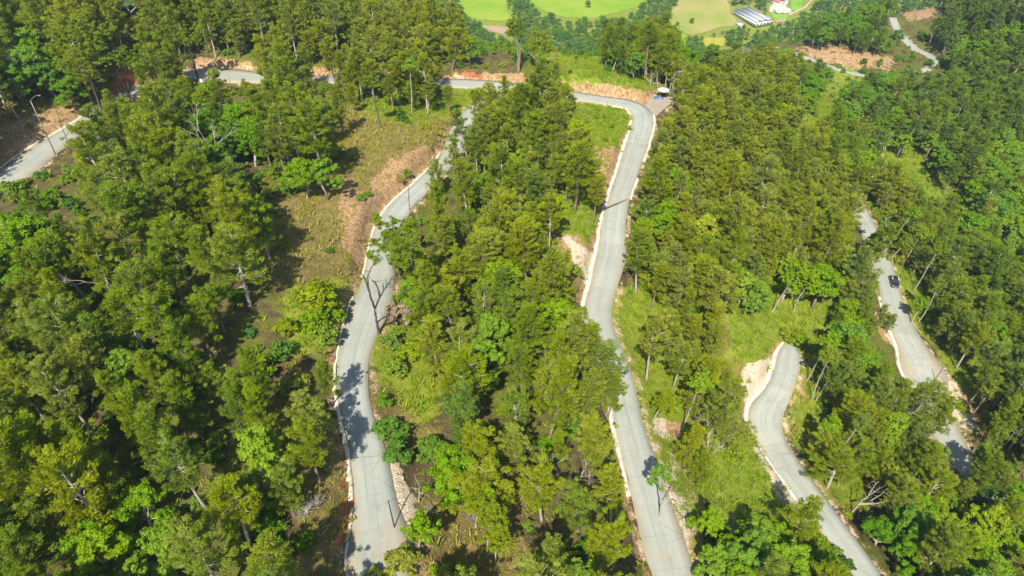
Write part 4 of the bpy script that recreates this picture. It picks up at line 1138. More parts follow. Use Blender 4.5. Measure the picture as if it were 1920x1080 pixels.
# the dark car at the edge of the lowest road
def car(base, rz):
    root = empty('car', base, rz)
    tag(root, 'dark car with a pale roof edge facing down the lowest road at its right verge', 'car')
    paint, glass, rub, chrome = plain('black car paint', (.022, .024, .028), .25, .6, .15, .5), plain('dark tinted glass', (.02, .028, .035), .05, .8, .1), plain('tyre rubber', (.02, .02, .02), .9), plain('pale trim', (.62, .62, .60), .4, .5, .1)
    prof = [(-2.1, .32), (-2.14, .62), (-2.0, .86), (-1.75, .93), (.75, .97), (1.65, .86), (2.05, .74), (2.14, .5), (2.08, .30)]
    def loft(prof, w0, w1, zl):
        V, n_ = [], len(prof)
        for sd in (-1, 1):
            for x, z in prof:
                ww = w0 if z < zl else w1
                V.append((x, sd * ww * (1 - .10 * max(0, abs(x) - 1.5)), z))
        Q = [(i, (i + 1) % n_, n_ + (i + 1) % n_, n_ + i) for i in range(n_)]
        return V, Q, n_
    def solid(name, prof, w0, w1, zl, m):
        V, Q, n_ = loft(prof, w0, w1, zl)
        mb = MB().add(V, Q)
        me = mb.v and None
        bm_f = [tuple(range(n_))[::-1], tuple(range(n_, 2 * n_))]
        me = bpy.data.meshes.new(name)
        me.from_pydata([tuple(map(float, v)) for v in V], [], Q + bm_f)
        me.materials.append(m); me.update()
        o = link(name, me, root)
        bv = o.modifiers.new('bevel', 'BEVEL'); bv.width = .06; bv.segments = 2
        return o
    solid('body', prof, .90, .84, .8, paint)
    solid('cabin', [(-1.7, .94), (-1.25, 1.42), (-.2, 1.50), (.45, 1.42), (1.05, .97)], .80, .66, 1.2, paint)
    for nm, P in (('windscreen', [(.50, 1.40), (1.03, 1.0)]), ('rear_window', [(-1.29, 1.39), (-1.66, 1.0)])):
        (x0, z0), (x1, z1) = P
        ox = .035 if x0 > 0 else -.035
        MB().add([(x0 + ox, -.58, z0), (x0 + ox, .58, z0), (x1 + ox, .72, z1), (x1 + ox, -.72, z1)], [(0, 1, 2, 3)]).build(nm, glass, root)
    for sd in (-1, 1):
        MB().add([(-1.45, sd * .80, 1.0), (.92, sd * .80, 1.0), (.38, sd * .70, 1.37), (-1.15, sd * .70, 1.37)], [(0, 1, 2, 3)]).build('side_window', glass, root)
        MB().tube([(-1.2, sd * .66, 1.47), (-.2, sd * .66, 1.54), (.42, sd * .66, 1.46)], .085, 6).build('roof_rail', chrome, root)
        MB().box((.72, sd * .98, 1.02), (.14, .2, .13)).build('mirror', paint, root)
        MB().box((2.02, sd * .62, .66), (.16, .36, .13)).build('headlight', chrome, root)
        for x in (-1.3, 1.32):
            wh = MB().tube([(x, sd * .72, .33), (x, sd * .93, .33)], .33, 18).build('wheel', rub, root)
            MB().tube([(x, sd * .90, .33), (x, sd * .945, .33)], .19, 12).build('rim', chrome, wh)
    MB().box((2.12, 0, .42), (.06, .55, .13)).build('licence_plate', chrome, root)
    MB().box((2.11, 0, .60), (.05, .7, .12)).build('grille', rub, root)
    return root
rl = ROADS['lowest']
cb = hit(1681, 533)
TAKEN.append((cb[0], cb[1], 3.2))
j = int(np.argmin(np.hypot(rl['c'][:, 0] - cb[0], rl['c'][:, 1] - cb[1])))
sd_ = 1 if rl['n'][j][0] > 0 else -1
t2 = rl['c'][min(j + 3, len(rl['c']) - 1)] - rl['c'][max(j - 3, 0)]
cpos = rl['c'][j, :2] + rl['n'][j] * sd_ * (rl['hw'][j] - 1.15)
car((cpos[0], cpos[1], rl['c'][j, 2] + .04), math.atan2(t2[1], t2[0]))

# grey twig piles, brush, palm-like plant
for i, (px, py, s, lab) in enumerate([(572, 965, 1.2, 'pile of bare grey twigs left of the low red bank'), (592, 948, 1.0, 'spray of bare grey branches above the twig pile'), (490, 1010, 1.5, 'grey bare brush in the lower left wood'), (135, 1040, 1.2, 'grey leafless brush near the bottom left corner'), (1800, 1000, 1.3, 'grey leafless brush between bright crowns at the lower right'),
                                      (885, 968, 1.2, 'tangle of exposed roots above the brown earth at the bottom'), (1293, 770, 1.2, 'grey twig heap under the leaning trunk beside the middle road'), (1545, 727, 1.2, 'pale twig tangle in the dark hollow'), (803, 960, .8, 'small pale stump with twigs right of the dark pole'), (1825, 860, 1.5, 'brown brush heap at the lower end of the lowest road'), (480, 520, 1.6, 'dark grey dead branches beside the shaded hollow'), (1396, 100, 2.2, 'pale bare bush beyond the near forest below the yellow field')]):
    q = hit(px, py)
    o = link('dead_brush', TWIGS[i % 3])
    o.location = [float(v) for v in q]; o.rotation_euler = (0, 0, i * 1.3); o.scale = (s, s, s)
    tag(o, lab, 'dead brush')
for i, (px, py, s, lab) in enumerate([(1045, 1052, 1.5, 'feathery palm-like plant at the bottom of the middle wood'), (1178, 245, .8, 'spiky leafed plant hanging over the kerb below the hairpin'), (1145, 240, .8, 'dark fan-leaved plant on the green slope inside the hairpin')]):
    V, Q, cl = palmtuft(600 + i)
    q = hit(px, py)
    TAKEN.append((q[0], q[1], 2.2))
    o = link('fan_plant', np_mesh('fronds', V, [Q], M['shrub'], attrs=dict(clump=cl)))
    o.location = [float(v) for v in q]; o.scale = (s, s, s); o['tint'] = (.45, .2, .6)[i]
    tag(o, lab, 'plant')
# reddish brush on the verge under the forked tree, bushes that the photograph shows one by one
BUSH = [(755, 600, 1.5, .3, 'brush', 'reddish dry bush right of the forked dark tree'), (735, 650, 1.3, .55, 'leaf', 'bright green bush at the road edge below the reddish bush'), (772, 668, 1.5, .35, 'leaf', 'broad green bush right of the left road'), (745, 700, 1.2, .5, 'leaf', 'green bush lowest of three right of the left road'),
        (600, 570, 1.7, .3, 'leaf', 'large bright thicket left of the left road'), (630, 600, 1.4, .4, 'leaf', 'bright bush touching the left road bank'), (590, 610, 1.6, .45, 'leaf', 'bright bush beside the dark hollow'), (615, 640, 1.2, .35, 'leaf', 'lowest bright bush beside the dark hollow'),
        (760, 1062, 1.1, .12, 'leaf', 'yellow-green bush on the road edge at the very bottom'), (705, 1090, .9, .15, 'leaf', 'small yellow-green bush poking up at the bottom of the left road'), (735, 815, 1.4, .7, 'leaf', 'deep green bush at the narrow bend of the left road'), (748, 860, 1.3, .75, 'leaf', 'deep green bush below the narrow bend of the left road'),
        (1250, 770, 1.3, .3, 'leaf', 'round bright bush above the orange soil patch'), (1228, 400, 1.6, .55, 'leaf', 'dark green bush at the right end of the rusty strip'), (1545, 760, 1.0, .6, 'leaf', 'low green bush beside the lower road bend'), (1375, 860, 1.2, .3, 'leaf', 'bright bush left of the lower road'), (25, 372, 1.5, .6, 'leaf', 'dark leafy bush at the left edge below the upper road'),
        (1745, 610, 1.6, .5, 'leaf', 'bright green bush above the lowest road'), (1338, 1000, 1.5, .7, 'leaf', 'dark bush in the grass right of the middle road near the bottom'), (1467, 634, 1.0, .35, 'leaf', 'low bush left of the blunt upper end of the lower road'), (1493, 640, 1.2, .4, 'leaf', 'low bush right of the blunt upper end of the lower road'), (1480, 630, 1.0, .3, 'leaf', 'yellow-green weeds at the blunt upper end of the lower road')]
for i, (px, py, s, ti_, kind_, lab) in enumerate(BUSH):
    q = hit(px, py)
    k = SHRUBS[(4, 0, 1, 2)[i % 4]]
    root = empty('bush', q, i * 1.1)
    root.scale = (s, s, s * .9)
    tag(root, lab, 'bush')
    TAKEN.append((q[0], q[1], 1.6))
    link('stems', k['trunk'], root)
    if kind_ == 'leaf':
        c = link('foliage', k['crown'], root)
    else:
        me = k['crown'].copy(); me.materials.clear(); me.materials.append(M['brush'])
        c = link('foliage', me, root)
    c['tint'] = ti_
# pale broken stone along the road edges
def rock(rg, r_):
    bm = MB()
    an = [(0, 0, 1), (0, 0, -1), (1, 0, 0), (-1, 0, 0), (0, 1, 0), (0, -1, 0)]
    V = np.array(an, float) * rg.uniform(.55, 1.15, (6, 1)) * r_ * np.array([1, 1, .6]) + rg.normal(size=(6, 3)) * r_ * .15
    return V, np.array([(0, 2, 4), (0, 4, 3), (0, 3, 5), (0, 5, 2), (1, 4, 2), (1, 3, 4), (1, 5, 3), (1, 2, 5)])
rg = np.random.default_rng(77)
mb = MB()
for k, p0, p1, dx, n in [('middle', (1165, 372), (1150, 520), 1, 150), ('middle', (1130, 560), (1160, 720), 1, 160), ('middle', (1170, 745), (1290, 1120), 1, 280), ('lower', (1475, 690), (1440, 800), 1, 130), ('lower', (1436, 806), (1650, 1110), 1, 320), ('lower', (1450, 830), (1560, 985), -1, 120),
                         ('lowest', (1660, 530), (1745, 725), 1, 190), ('lowest', (1745, 725), (1830, 897), 1, 170), ('lowest', (1697, 625), (1742, 725), -1, 80), ('left', (680, 830), (712, 1030), 1, 150), ('left', (700, 560), (660, 740), 1, 80), ('upper', (150, 237), (0, 345), 1, 60), ('middle', (1206, 228), (1180, 318), 1, 90), ('upper', (860, 156), (940, 161), 1, 40)]:
    r = ROADS[k]
    a, b = span(k, p0, p1)
    m = (a + b) // 2
    sd = side_of(k, r['px'][m], r['py'][m], dx)
    for _ in range(n):
        i = rg.integers(a, b)
        if vnoise(np.array(r['s'][i] / 4.0), np.array(float(n)), 3) < .62: continue
        o_ = sd * (r['hw'][i] + abs(rg.normal()) * .55 + .0)
        x, y = r['c'][i, :2] + r['n'][i] * o_ + rg.normal(size=2) * .2
        V, T = rock(rg, rg.uniform(.05, .26) * (1 if rg.random() < .88 else 2.2))
        mb.add(V + np.array([x, y, float(ground(x, y)) - .02]), T=T)
tag(mb.build('rubble', M['rubble']), 'pale broken stones strewn along the road edges', kind='stuff')
#@@SPECIAL_FIRST@@
COVER = [(1628, 462, .9, 0, .3), (1610, 540, .95, 0, .25), (1636, 595, .7, 0, .3), (1662, 600, .55, 0, .4), (1742, 772, 1.1, 0, .4), (1700, 760, 1.0, 0, .3), 
         (868, 215, 1.0, 0, .35), (880, 262, 1.0, 0, .4), (850, 300, .8, 0, .35), (822, 335, .7, 0, .3), (915, 190, .9, 0, .4), (950, 178, .9, 0, .35), (990, 185, 1.0, 0, .3), (1030, 190, .9, 0, .35), (1000, 160, .7, 0, .45), (1050, 178, .6, 0, .35),
         (1130, 700, 1.05, 0, .3), (1105, 660, 1.1, 0, .28), (1140, 735, .8, 0, .3), (330, 180, .8, 0, .5), (700, 120, 1.2, 0, .3), (745, 115, 1.2, 0, .35), (800, 110, 1.2, 0, .5),
         (595, 765, 1.05, 0, .4), (602, 845, .95, 0, .45), (618, 715, .7, 0, .4), (1850, 905, .9, 0, .35), (1890, 925, .9, 0, .3), (750, 470, .8, 0, .4), (775, 500, .8, 0, .45), (770, 430, .7, 0, .4)]
def tree_field():
    def rad(x, y):
        z = ground(x, y)
        px, py, zc = proj(x, y, z)
        vis = (px > -140) & (px < 2060) & (py > -90) & (py < 1290) & (y > 20)
        r_ = np.where(px < 640, 3.15, np.where(px < 1180, 3.0, 2.75)) + np.where(y > 250, 1.2, 0)
        gap = fbm(x / 11.0, y / 11.0, 51, 3)
        r_ = r_ * np.where(px < 1180, 1 + 1.1 * np.clip(gap - .06, 0, 1) * 3, 1.0) * (1 + .25 * fbm(x / 3.0, y / 3.0, 57, 2))
        return np.where(vis, r_, 0)
    X, Y = throw(90000, (-190, 330, 20, 470), rad, 11)
    Z = ground(X, Y)
    rg = np.random.default_rng(12)
    px0, py0, zc = proj(X, Y, Z)
    s = np.where(px0 < 640, 1.12, 1.0) * np.clip(rg.normal(1, .17, len(X)), .6, 1.45)
    s = s * np.where((px0 < 680) & (py0 > 650), .88, 1)
    s = np.where((px0 > 1700) & (py0 < 500), s * 1.1, s)
    cx, cy, _ = proj(X, Y, Z + 7 * s)
    pb, ti = region(cx, cy)
    kind = np.where(rg.random(len(X)) < pb, 1, 0)
    ok = (droad(X, Y) > 1.3) & (rg.random(len(X)) > sparse(cx, cy))
    H = np.where(kind == 1, 8.6, 11.0) * s
    Rr = np.where(kind == 1, 3.0, 2.2) * s
    for f, k in ((0, 0), (.3, 0), (.45, .75), (.45, -.75), (.62, .9), (.62, -.9), (.8, .6), (.8, -.6), (.97, 0)):
        qx, qy, _ = proj(X + k * Rr, Y, Z + f * H)
        ok &= ~is_open(qx, qy)
    for x, y, c in TAKEN:
        ok &= (X - x) ** 2 + (Y - y) ** 2 > c * c
    # the road stays in view between the trees that the photograph shows beside it
    out = [a[ok] for a in (X, Y, Z, s, kind, ti)]
    ex = []
    for px, py, sc_, kd, t_ in COVER:       # trees whose crowns hang over the road in the photograph
        by = py
        for _ in range(4):
            q = hit(px, by)
            cx_, cy_, _z = proj(q[0], q[1], q[2] + 7 * sc_)
            by += py - cy_
        q = hit(px, by)
        if droad(q[0], q[1]) > .5:
            ex.append((q[0], q[1], q[2], sc_, kd, t_))
        else:
            print('cover tree on a road', px, py)
    ex = np.array(ex)
    near = (np.hypot(out[0][:, None] - ex[None, :, 0], out[1][:, None] - ex[None, :, 1]) < 2.0).any(1)
    return [np.concatenate([a[~near], ex[:, i].astype(a.dtype)]) for i, a in enumerate(out)]
TX, TY, TZ, TS, TK, TT = tree_field()
rg = np.random.default_rng(5)
TROT = rg.uniform(0, 6.28, len(TX))
TVAR = rg.integers(0, 1000, len(TX))
cpx, cpy, czc = proj(TX, TY, TZ + 7 * TS)
TT = np.clip(TT + rg.normal(size=len(TX)) * .09, 0, 1)
inview = (cpx > -20) & (cpx < 1940) & (cpy > -20) & (cpy < 1110)
print('trees', len(TX), 'in view', inview.sum(), 'broad', (TK == 1).sum())
BIG = TS / czc * inview

LABELQ = []      # things that still want a label: (object, kind word, tint word, size word, picture x, picture y)
def tint_word(kind, t):
    if kind == 'pine': return 'olive' if t < .3 else 'dull green' if t < .55 else 'dark green'
    return 'yellow-green' if t < .32 else 'bright green' if t < .6 else 'deep green'
def plant(kind, name, kits, i, loc, rz, s, tint, cat, group, tilt=None):
    k = kits[i % len(kits)]
    o = empty(name, loc, rz)
    if tilt is not None:
        o.rotation_euler = (tilt[0], tilt[1], rz)
    v_ = random.Random(int(s * 1e6))
    o.scale = (s * v_.uniform(.88, 1.12), s * v_.uniform(.88, 1.12), s * v_.uniform(.9, 1.12))
    tk = link('trunk', k['trunk'], o)
    c = link('crown', k['crown'], o)
    c['tint'] = float(tint)
    tag(o, None, cat, group)
    return o
def split(kindno, kits, name, word, cat, group, farname, farlabel, top=300):
    sel = np.where(TK == kindno)[0]
    sel = sel[np.argsort(-BIG[sel])]
    near, far = sel[:top], sel[top:]
    near = near[BIG[near] > 0]
    far = np.setdiff1d(sel, near)
    med = np.median(TS[near])
    for i in near:
        o = plant(word, name, kits, int(TVAR[i]), (TX[i], TY[i], TZ[i] - .1), TROT[i], TS[i], TT[i], cat, group, rg.normal(size=2) * .05)
        LABELQ.append((o, word, tint_word(word, TT[i]), 'small' if TS[i] < med * .9 else 'large' if TS[i] > med * 1.1 else 'medium', cpx[i], cpy[i]))
    scatter(farname, [k['both'] for k in kits], np.stack([TX[far], TY[far], TZ[far] - .1], 1), TROT[far], TS[far], TT[far], TVAR[far] % len(kits), farlabel)
split(0, PINES, 'pine_tree', 'pine', 'pine tree', 'pines of the hillside forest', 'pine_wood', 'pines beyond those nearest, merging into one wood over the slopes')
split(1, BROADS, 'broadleaf_tree', 'broadleaf tree', 'broadleaf tree', 'broadleaf trees among the pines', 'broadleaf_wood', 'broadleaf trees beyond the nearest, filling the far slopes')

# leafless and browned trees standing among the green ones
def bare(seed, h=8.5):
    rg = np.random.default_rng(seed)
    mb = MB()
    def limb(a, d, L, r_, n):
        b = a + d * L
        m_ = (a + b) / 2 + rg.normal(size=3) * L * .06
        mb.tube([a, m_, b], [r_, r_ * .8, r_ * .6], 5 if n > 2 else 3, False)
        if n:
            for k in range(3 if n < 3 else 2):
                dd = unit(d + rg.normal(size=3) * .55 + np.array([0, 0, .15]))
                limb(b if k else m_ * .3 + b * .7, dd, L * rg.uniform(.55, .8), r_ * .6, n - 1)
    limb(np.array([0, 0, -.5]), unit(np.append(rg.normal(size=2) * .12, 1.0)), h * .42, .17, 4)
    return mb.mesh('bare_tree', M['pale_bark'])
BARES = [bare(700 + i) for i in range(5)]
rg_ = np.random.default_rng(90)
cand = np.where((BIG > 0) & (TZ > -60))[0]
pick = rg_.choice(cand, 100, replace=False)
for n_, i in enumerate(pick):
    a_, d_ = TROT[i] + 1.3, 1.7
    o = link('bare_tree', BARES[n_ % 5])
    x, y = TX[i] + d_ * math.cos(a_), TY[i] + d_ * math.sin(a_)
    if droad(np.array([x]), np.array([y]))[0] < 1: x, y = TX[i], TY[i]
    z = float(ground(x, y))
    s_ = float(TS[i] * rg_.uniform(.75, 1.15))
    o.location = (float(x), float(y), z); o.rotation_euler = (rg_.normal() * .08, rg_.normal() * .08, TROT[i]); o.scale = (s_, s_, s_)
    tag(o, None, 'dead tree', 'leafless grey trees in the forest')
    qx, qy, _ = proj(x, y, z + 7 * s_)
    LABELQ.append((o, 'bare tree', 'leafless grey', 'small' if s_ < .9 else 'large' if s_ > 1.12 else 'medium', float(qx), float(qy)))
# ------------------------------------------------------------------ undergrowth, shrubs and grass
def low_field(n, box, rmin, salt):
    def rad(x, y):
        px, py, zc = proj(x, y, ground(x, y))
        return np.where((px > -60) & (px < 1980) & (py > -20) & (py < 1140) & (y > 20) & (droad(x, y) > .9), rmin, 0)
    X, Y = throw(n, box, rad, salt)
    return X, Y, ground(X, Y)
def attr_at(A, x, y):
    i = np.clip(np.searchsorted(GX, x) - 1, 0, len(GX) - 2)
    j = np.clip(np.searchsorted(GY, y) - 1, 0, len(GY) - 2)
    return A[j, i]
X, Y, Z = low_field(26000, (-170, 290, 22, 320), 2.2, 31)
rg = np.random.default_rng(32)
px, py, zc = proj(X, Y, Z)
bare = np.maximum(attr_at(a_dry, X, Y) * .74, attr_at(a_dirt, X, Y) * .97)
grassy = attr_at(a_green, X, Y)
keep = (rg.random(len(X)) > bare) & (rg.random(len(X)) > grassy * .5) & (rg.random(len(X)) < .62)
X, Y, Z, px, py, zc = [a[keep] for a in (X, Y, Z, px, py, zc)]
_, ti = region(px, py - 20)
ti = np.clip(ti + rg.normal(size=len(X)) * .22 + .12, 0, 1)
s = np.clip(rg.normal(.78, .24, len(X)), .35, 1.5) * (1 - .42 * np.clip(attr_at(a_green, X, Y), 0, 1) * (rg.random(len(X)) < .8))
rz = rg.uniform(0, 6.28, len(X)); vi = rg.integers(0, 5, len(X))
# the shrubs that show in the open are things; those under the trees merge
cov = np.zeros(len(X))
for i in range(0, len(X), 500):
    d = np.hypot(X[i:i + 500, None] - TX[None], Y[i:i + 500, None] + .0 - TY[None])
    cov[i:i + 500] = d.min(1)
sc_ = np.where((px > 0) & (px < 1920) & (py > 10) & (py < 1075), s / zc * np.clip(cov / 3.2, .2, 1.6), 0)
order = np.argsort(-sc_)
near, far = order[:290], order[290:]
for i in near:
    o = plant('shrub', 'shrub', SHRUBS, int(vi[i]), (X[i], Y[i], Z[i] - .05), rz[i], s[i], ti[i], 'shrub', 'shrubs in the open ground')
    LABELQ.append((o, 'shrub', tint_word('shrub', ti[i]), 'small' if s[i] < .75 else 'large' if s[i] > 1.0 else 'medium', px[i], py[i] - 8))
scatter('undergrowth', [k['both'] for k in SHRUBS], np.stack([X[far], Y[far], Z[far] - .05], 1), rz[far], s[far], ti[far], vi[far], 'low bushes filling the forest floor')
X, Y, Z = low_field(150000, (-120, 190, 30, 240), .5, 41)
g_, d_, t_ = attr_at(a_green, X, Y), attr_at(a_dry, X, Y), attr_at(a_dirt, X, Y)
rg = np.random.default_rng(42)
keep = rg.random(len(X)) < np.clip(np.maximum(g_, d_ * .8) * 1.0 + .10, 0, 1) * (1 - t_ * .9)
X, Y, Z, g_, d_ = [a[keep] for a in (X, Y, Z, g_, d_)]
print('tufts', len(X))
scatter('grass', TUFTS, np.stack([X, Y, Z - .03], 1), rg.uniform(0, 6.28, len(X)), np.clip(.55 + .9 * rg.random(len(X)) ** 2.2 + .5 * fbm(X / 6, Y / 6, 71, 2), .4, 1.7), np.clip(.42 - .22 * d_ * (g_ < .5) + .3 * g_ + rg.normal(size=len(X)) * .14, 0, 1), rg.integers(0, 4, len(X)), 'rough grass in the clearings and on the banks')
# ------------------------------------------------------------------ the valley: fields, barn, houses, woods
def drape(name, poly, m, label, lift=.35, step=4.0, rag=2.0):
    W = np.array([hit(*p)[:2] for p in poly])
    x0, y0 = W.min(0); x1, y1 = W.max(0)
    step = max(.9, min(step, (x1 - x0) / 90, (y1 - y0) / 60))
    xs, ys = np.arange(x0, x1 + step, step), np.arange(y0, y1 + step, step)
    X, Y = np.meshgrid(xs, ys)
    ins = soft_poly(X + rag * 2 * fbm(X / 9, Y / 9, 4, 3), Y + rag * 2 * fbm(X / 9, Y / 9, 8, 3), W, 1e-3) >= 1
    i = np.arange(X.size).reshape(X.shape)
    F = np.stack([i[:-1, :-1], i[:-1, 1:], i[1:, 1:], i[1:, :-1]], 2).reshape(-1, 4)
    k = (ins[:-1, :-1] & ins[1:, 1:] & ins[:-1, 1:] & ins[1:, :-1]).ravel()
    V = np.stack([X, Y, ground(X, Y) + lift], 2).reshape(-1, 3)
    return tag(link(name, np_mesh(name, V, [F[k]], m)), label, kind='structure')
def field_mat(name, a, b, c, scale=.03):
    g = G(name)
    p = g.pos()
    n = g.math('ADD', g.math('MULTIPLY', g.noise(scale, 4, p), .65), g.math('MULTIPLY', g.noise(.6, 5, p), .35))
    return g.done(g.ramp(n, [(.36, a), (.5, b), (.64, c)]), .95, .1)
FG = field_mat('valley pasture', (.15, .27, .012), (.21, .33, .015), (.27, .34, .035))
FT = field_mat('half dry pasture', (.21, .28, .04), (.32, .30, .08), (.40, .31, .14))
FY = field_mat('ripe yellow crop', (.30, .29, .03), (.38, .35, .035), (.33, .34, .05), .25)
FB = field_mat('bare brown field', (.30, .20, .13), (.38, .26, .17), (.42, .31, .21), .1)
FL = field_mat('clipped lawn', (.14, .30, .02), (.18, .36, .03), (.22, .38, .05), .1)
VAL = [([(845, -40), (945, -40), (952, 22), (966, 36), (940, 41), (900, 38), (872, 30), (858, 8)], FG, 'pale green field at the top of the view, left of the hedge'), ([(985, -40), (1205, -40), (1212, 8), (1180, 20), (1120, 34), (1060, 34), (1022, 22), (990, 8)], FG, 'bright green field at the top centre of the view'),
       ([(1258, 22), (1300, -40), (1350, -40), (1372, 28), (1388, 48), (1350, 52), (1300, 68), (1278, 62), (1250, 48)], FT, 'half dry pasture left of the grey barn'), ([(1314, 71), (1361, 70), (1359, 86), (1335, 89), (1318, 85)], FY, 'small bright yellow field below the pasture'),
       ([(905, 47), (952, 50), (953, 68), (930, 62), (907, 56)], FB, 'bare brown field behind the ridge trees'), ([(1476, -30), (1502, -30), (1506, 18), (1482, 22)], FL, 'clipped lawn right of the red roofed house'), ([(1442, 24), (1480, 28), (1474, 37), (1452, 36)], FL, 'lawn strip below the unfinished house'), ([(1450, 36), (1476, 36), (1472, 42), (1456, 42)], FB, 'bare brown patch below the lawn'),
       ([(1240, 48), (1290, 66), (1285, 78), (1245, 66)], FG, 'strip of pasture behind the near forest')]
for p, m, lab in VAL:
    drape('field', p, m, lab)
YM = plain('pale paved yard', (.55, .46, .36), .9, .1, .2, .3)
drape('yard', [(1442, 14), (1472, -10), (1482, 0), (1474, 12), (1486, 24), (1470, 26), (1442, 24)], YM, 'pale yard round the red roofed house', .5, 3, .5)
drape('path', [(1475, 27), (1505, 14), (1524, -4), (1530, -4), (1512, 16), (1480, 31)], plain('worn dirt path', (.45, .34, .23), .95, .1, .2, .3), 'pale dirt path leading away from the houses', .45, 3, .6)
barnwall = plain('white barn wall', (.66, .66, .64), .8, .2, .1, .4)
def tin(name, a, b):
    g = G(name)
    tc = g.n('TexCoord').outputs['Object']
    s = g.n('VectorMath', operation='MULTIPLY'); g.l(tc, s.inputs[0]); s.inputs[1].default_value = (.25, .03, .25)
    n = g.noise(3.0, 5, s.outputs[0], .6)
    return g.done(g.ramp(n, [(.32, a), (.66, b)]), .55, .35)
TIN, RED_R, MOSS = tin('weathered grey tin', (.25, .26, .28), (.46, .47, .49)), tin('red tin roof', (.26, .06, .05), (.46, .17, .14)), tin('mossy dark roof', (.05, .07, .04), (.12, .15, .08))
# long barn of three parallel gables
pa, pb_, pc = hit(1372, 22), hit(1413, 50), hit(1452, 51)
ax_ = pa[:2] - pb_[:2]
Lb = float(np.linalg.norm(ax_)); Wb = float(np.linalg.norm(pc[:2] - pb_[:2]))
ang = math.atan2(ax_[1], ax_[0]) - math.pi / 2
ctr = (pa[:2] + pb_[:2]) / 2 + (pc[:2] - pb_[:2]) / 2
zb = float(ground(*ctr))
barn = empty('barn', (ctr[0], ctr[1], zb), ang)
tag(barn, 'long grey tin-roofed barn of three parallel gables in the valley', 'barn')
def gable(parent, name, m, x0, x1, y0, y1, ze, zr, th=.12):
    xm = (x0 + x1) / 2
    for xa, xb, za, zb_ in ((x0, xm, ze, zr), (xm, x1, zr, ze)):
        f = MB()
        V = [(xa, y0, za), (xb, y0, zb_), (xb, y1, zb_), (xa, y1, za)]
        f.add(V + [(x, y, z - th) for x, y, z in V], [(0, 1, 2, 3), (7, 6, 5, 4), (0, 4, 5, 1), (2, 6, 7, 3), (1, 5, 6, 2), (3, 7, 4, 0)])
        o = f.build(name, m, parent)
    rd = MB().box((xm, (y0 + y1) / 2, zr + .08), (.5, y1 - y0, .14)).build('ridge_cap', m, parent)
MB().box((0, 0, 1.7), (Wb - 1, Lb - 1, 3.6)).build('wall', barnwall, barn)
for k in range(3):
    gable(barn, 'roof', TIN, -Wb / 2 + k * Wb / 3 + .1, -Wb / 2 + (k + 1) * Wb / 3 - .1, -Lb / 2, Lb / 2, 4.2 + .3 * k, 5.6 + .3 * k)
MB().box((-Wb / 2 - 1.2, 0, 3.4), (1.8, Lb, .15)).build('eave', barnwall, barn)
for k in range(8):
    MB().box((-Wb / 2 - 1.9, -Lb / 2 + (k + .5) * Lb / 8, 1.6), (.2, .2, 3.6)).build('post', barnwall, barn)
for k in range(5):
    MB().box((-Wb / 2 + (k + .5) * Wb / 5, -Lb / 2 + .44, 1.9), (1.6, .12, 1.6)).build('window', plain('dark opening', (.03, .03, .03), .6), barn)
def house(name, px, py, w_, l_, hgt, rz, roofm, label, wallm, cat='house'):
    q = hit(px, py)
    r_ = empty(name, q, rz)
    tag(r_, label, cat)
    MB().box((0, 0, hgt / 2 - .5), (w_, l_, hgt + 1)).build('wall', wallm, r_)
    gable(r_, 'roof', roofm, -w_ / 2 - .6, w_ / 2 + .6, -l_ / 2 - .6, l_ / 2 + .6, hgt - .1, hgt + w_ * .24)
    gm_ = plain('window glass', (.03, .04, .05), .1, .6)
    for x in (-w_ / 4, w_ / 4):
        f = MB().box((x, -l_ / 2 - .03, hgt * .55), (1.3, .1, 1.2)).build('window', barnwall, r_)
        MB().box((x, -l_ / 2 - .09, hgt * .55), (1.1, .06, 1.0)).build('pane', gm_, f)
    MB().box((0, -l_ / 2 - .03, 1.05), (1.0, .1, 2.1)).build('door', plain('brown door', (.12, .07, .04), .7), r_)
    return r_
house('house', 1456, 6, 9, 14, 3.2, .5, RED_R, 'red roofed house at the top of the view beside the pale yard', barnwall)
house('house', 1474, 2, 6, 8, 3.0, .5, RED_R, 'smaller red roofed wing behind the red roofed house', barnwall)
house('shed', 1388, 50, 5, 9, 2.4, ang, tin('white tin', (.5, .5, .52), (.68, .68, .7)), 'small white roofed shed at the near corner of the grey barn', barnwall, 'shed')
house('house', 1842, 22, 7, 9, 2.8, .9, MOSS, 'dark mossy roofed house among trees at the upper right', plain('dark plank wall', (.12, .10, .08), .9))  # dark brown plank colour on all its walls
q = hit(1466, 22)
uh = empty('unfinished_house', q, .35)
tag(uh, 'roofless white walled house under construction below the red roofs', 'house')
for c, s in (((0, -4, 1.3), (15, .25, 2.8)), ((0, 4, 1.3), (15, .25, 2.8)), ((-7.4, 0, 1.3), (.25, 7.7, 2.8)), ((7.4, 0, 1.3), (.25, 7.7, 2.8)), ((-2, 0, 1.2), (.2, 7.7, 2.6)), ((3, 0, 1.2), (.2, 7.7, 2.6))):
    MB().box(c, s).build('wall', barnwall, uh)
MB().box((0, 0, .05), (14.6, 7.6, .3)).build('floor', plain('raw screed', (.35, .29, .24), .9), uh)
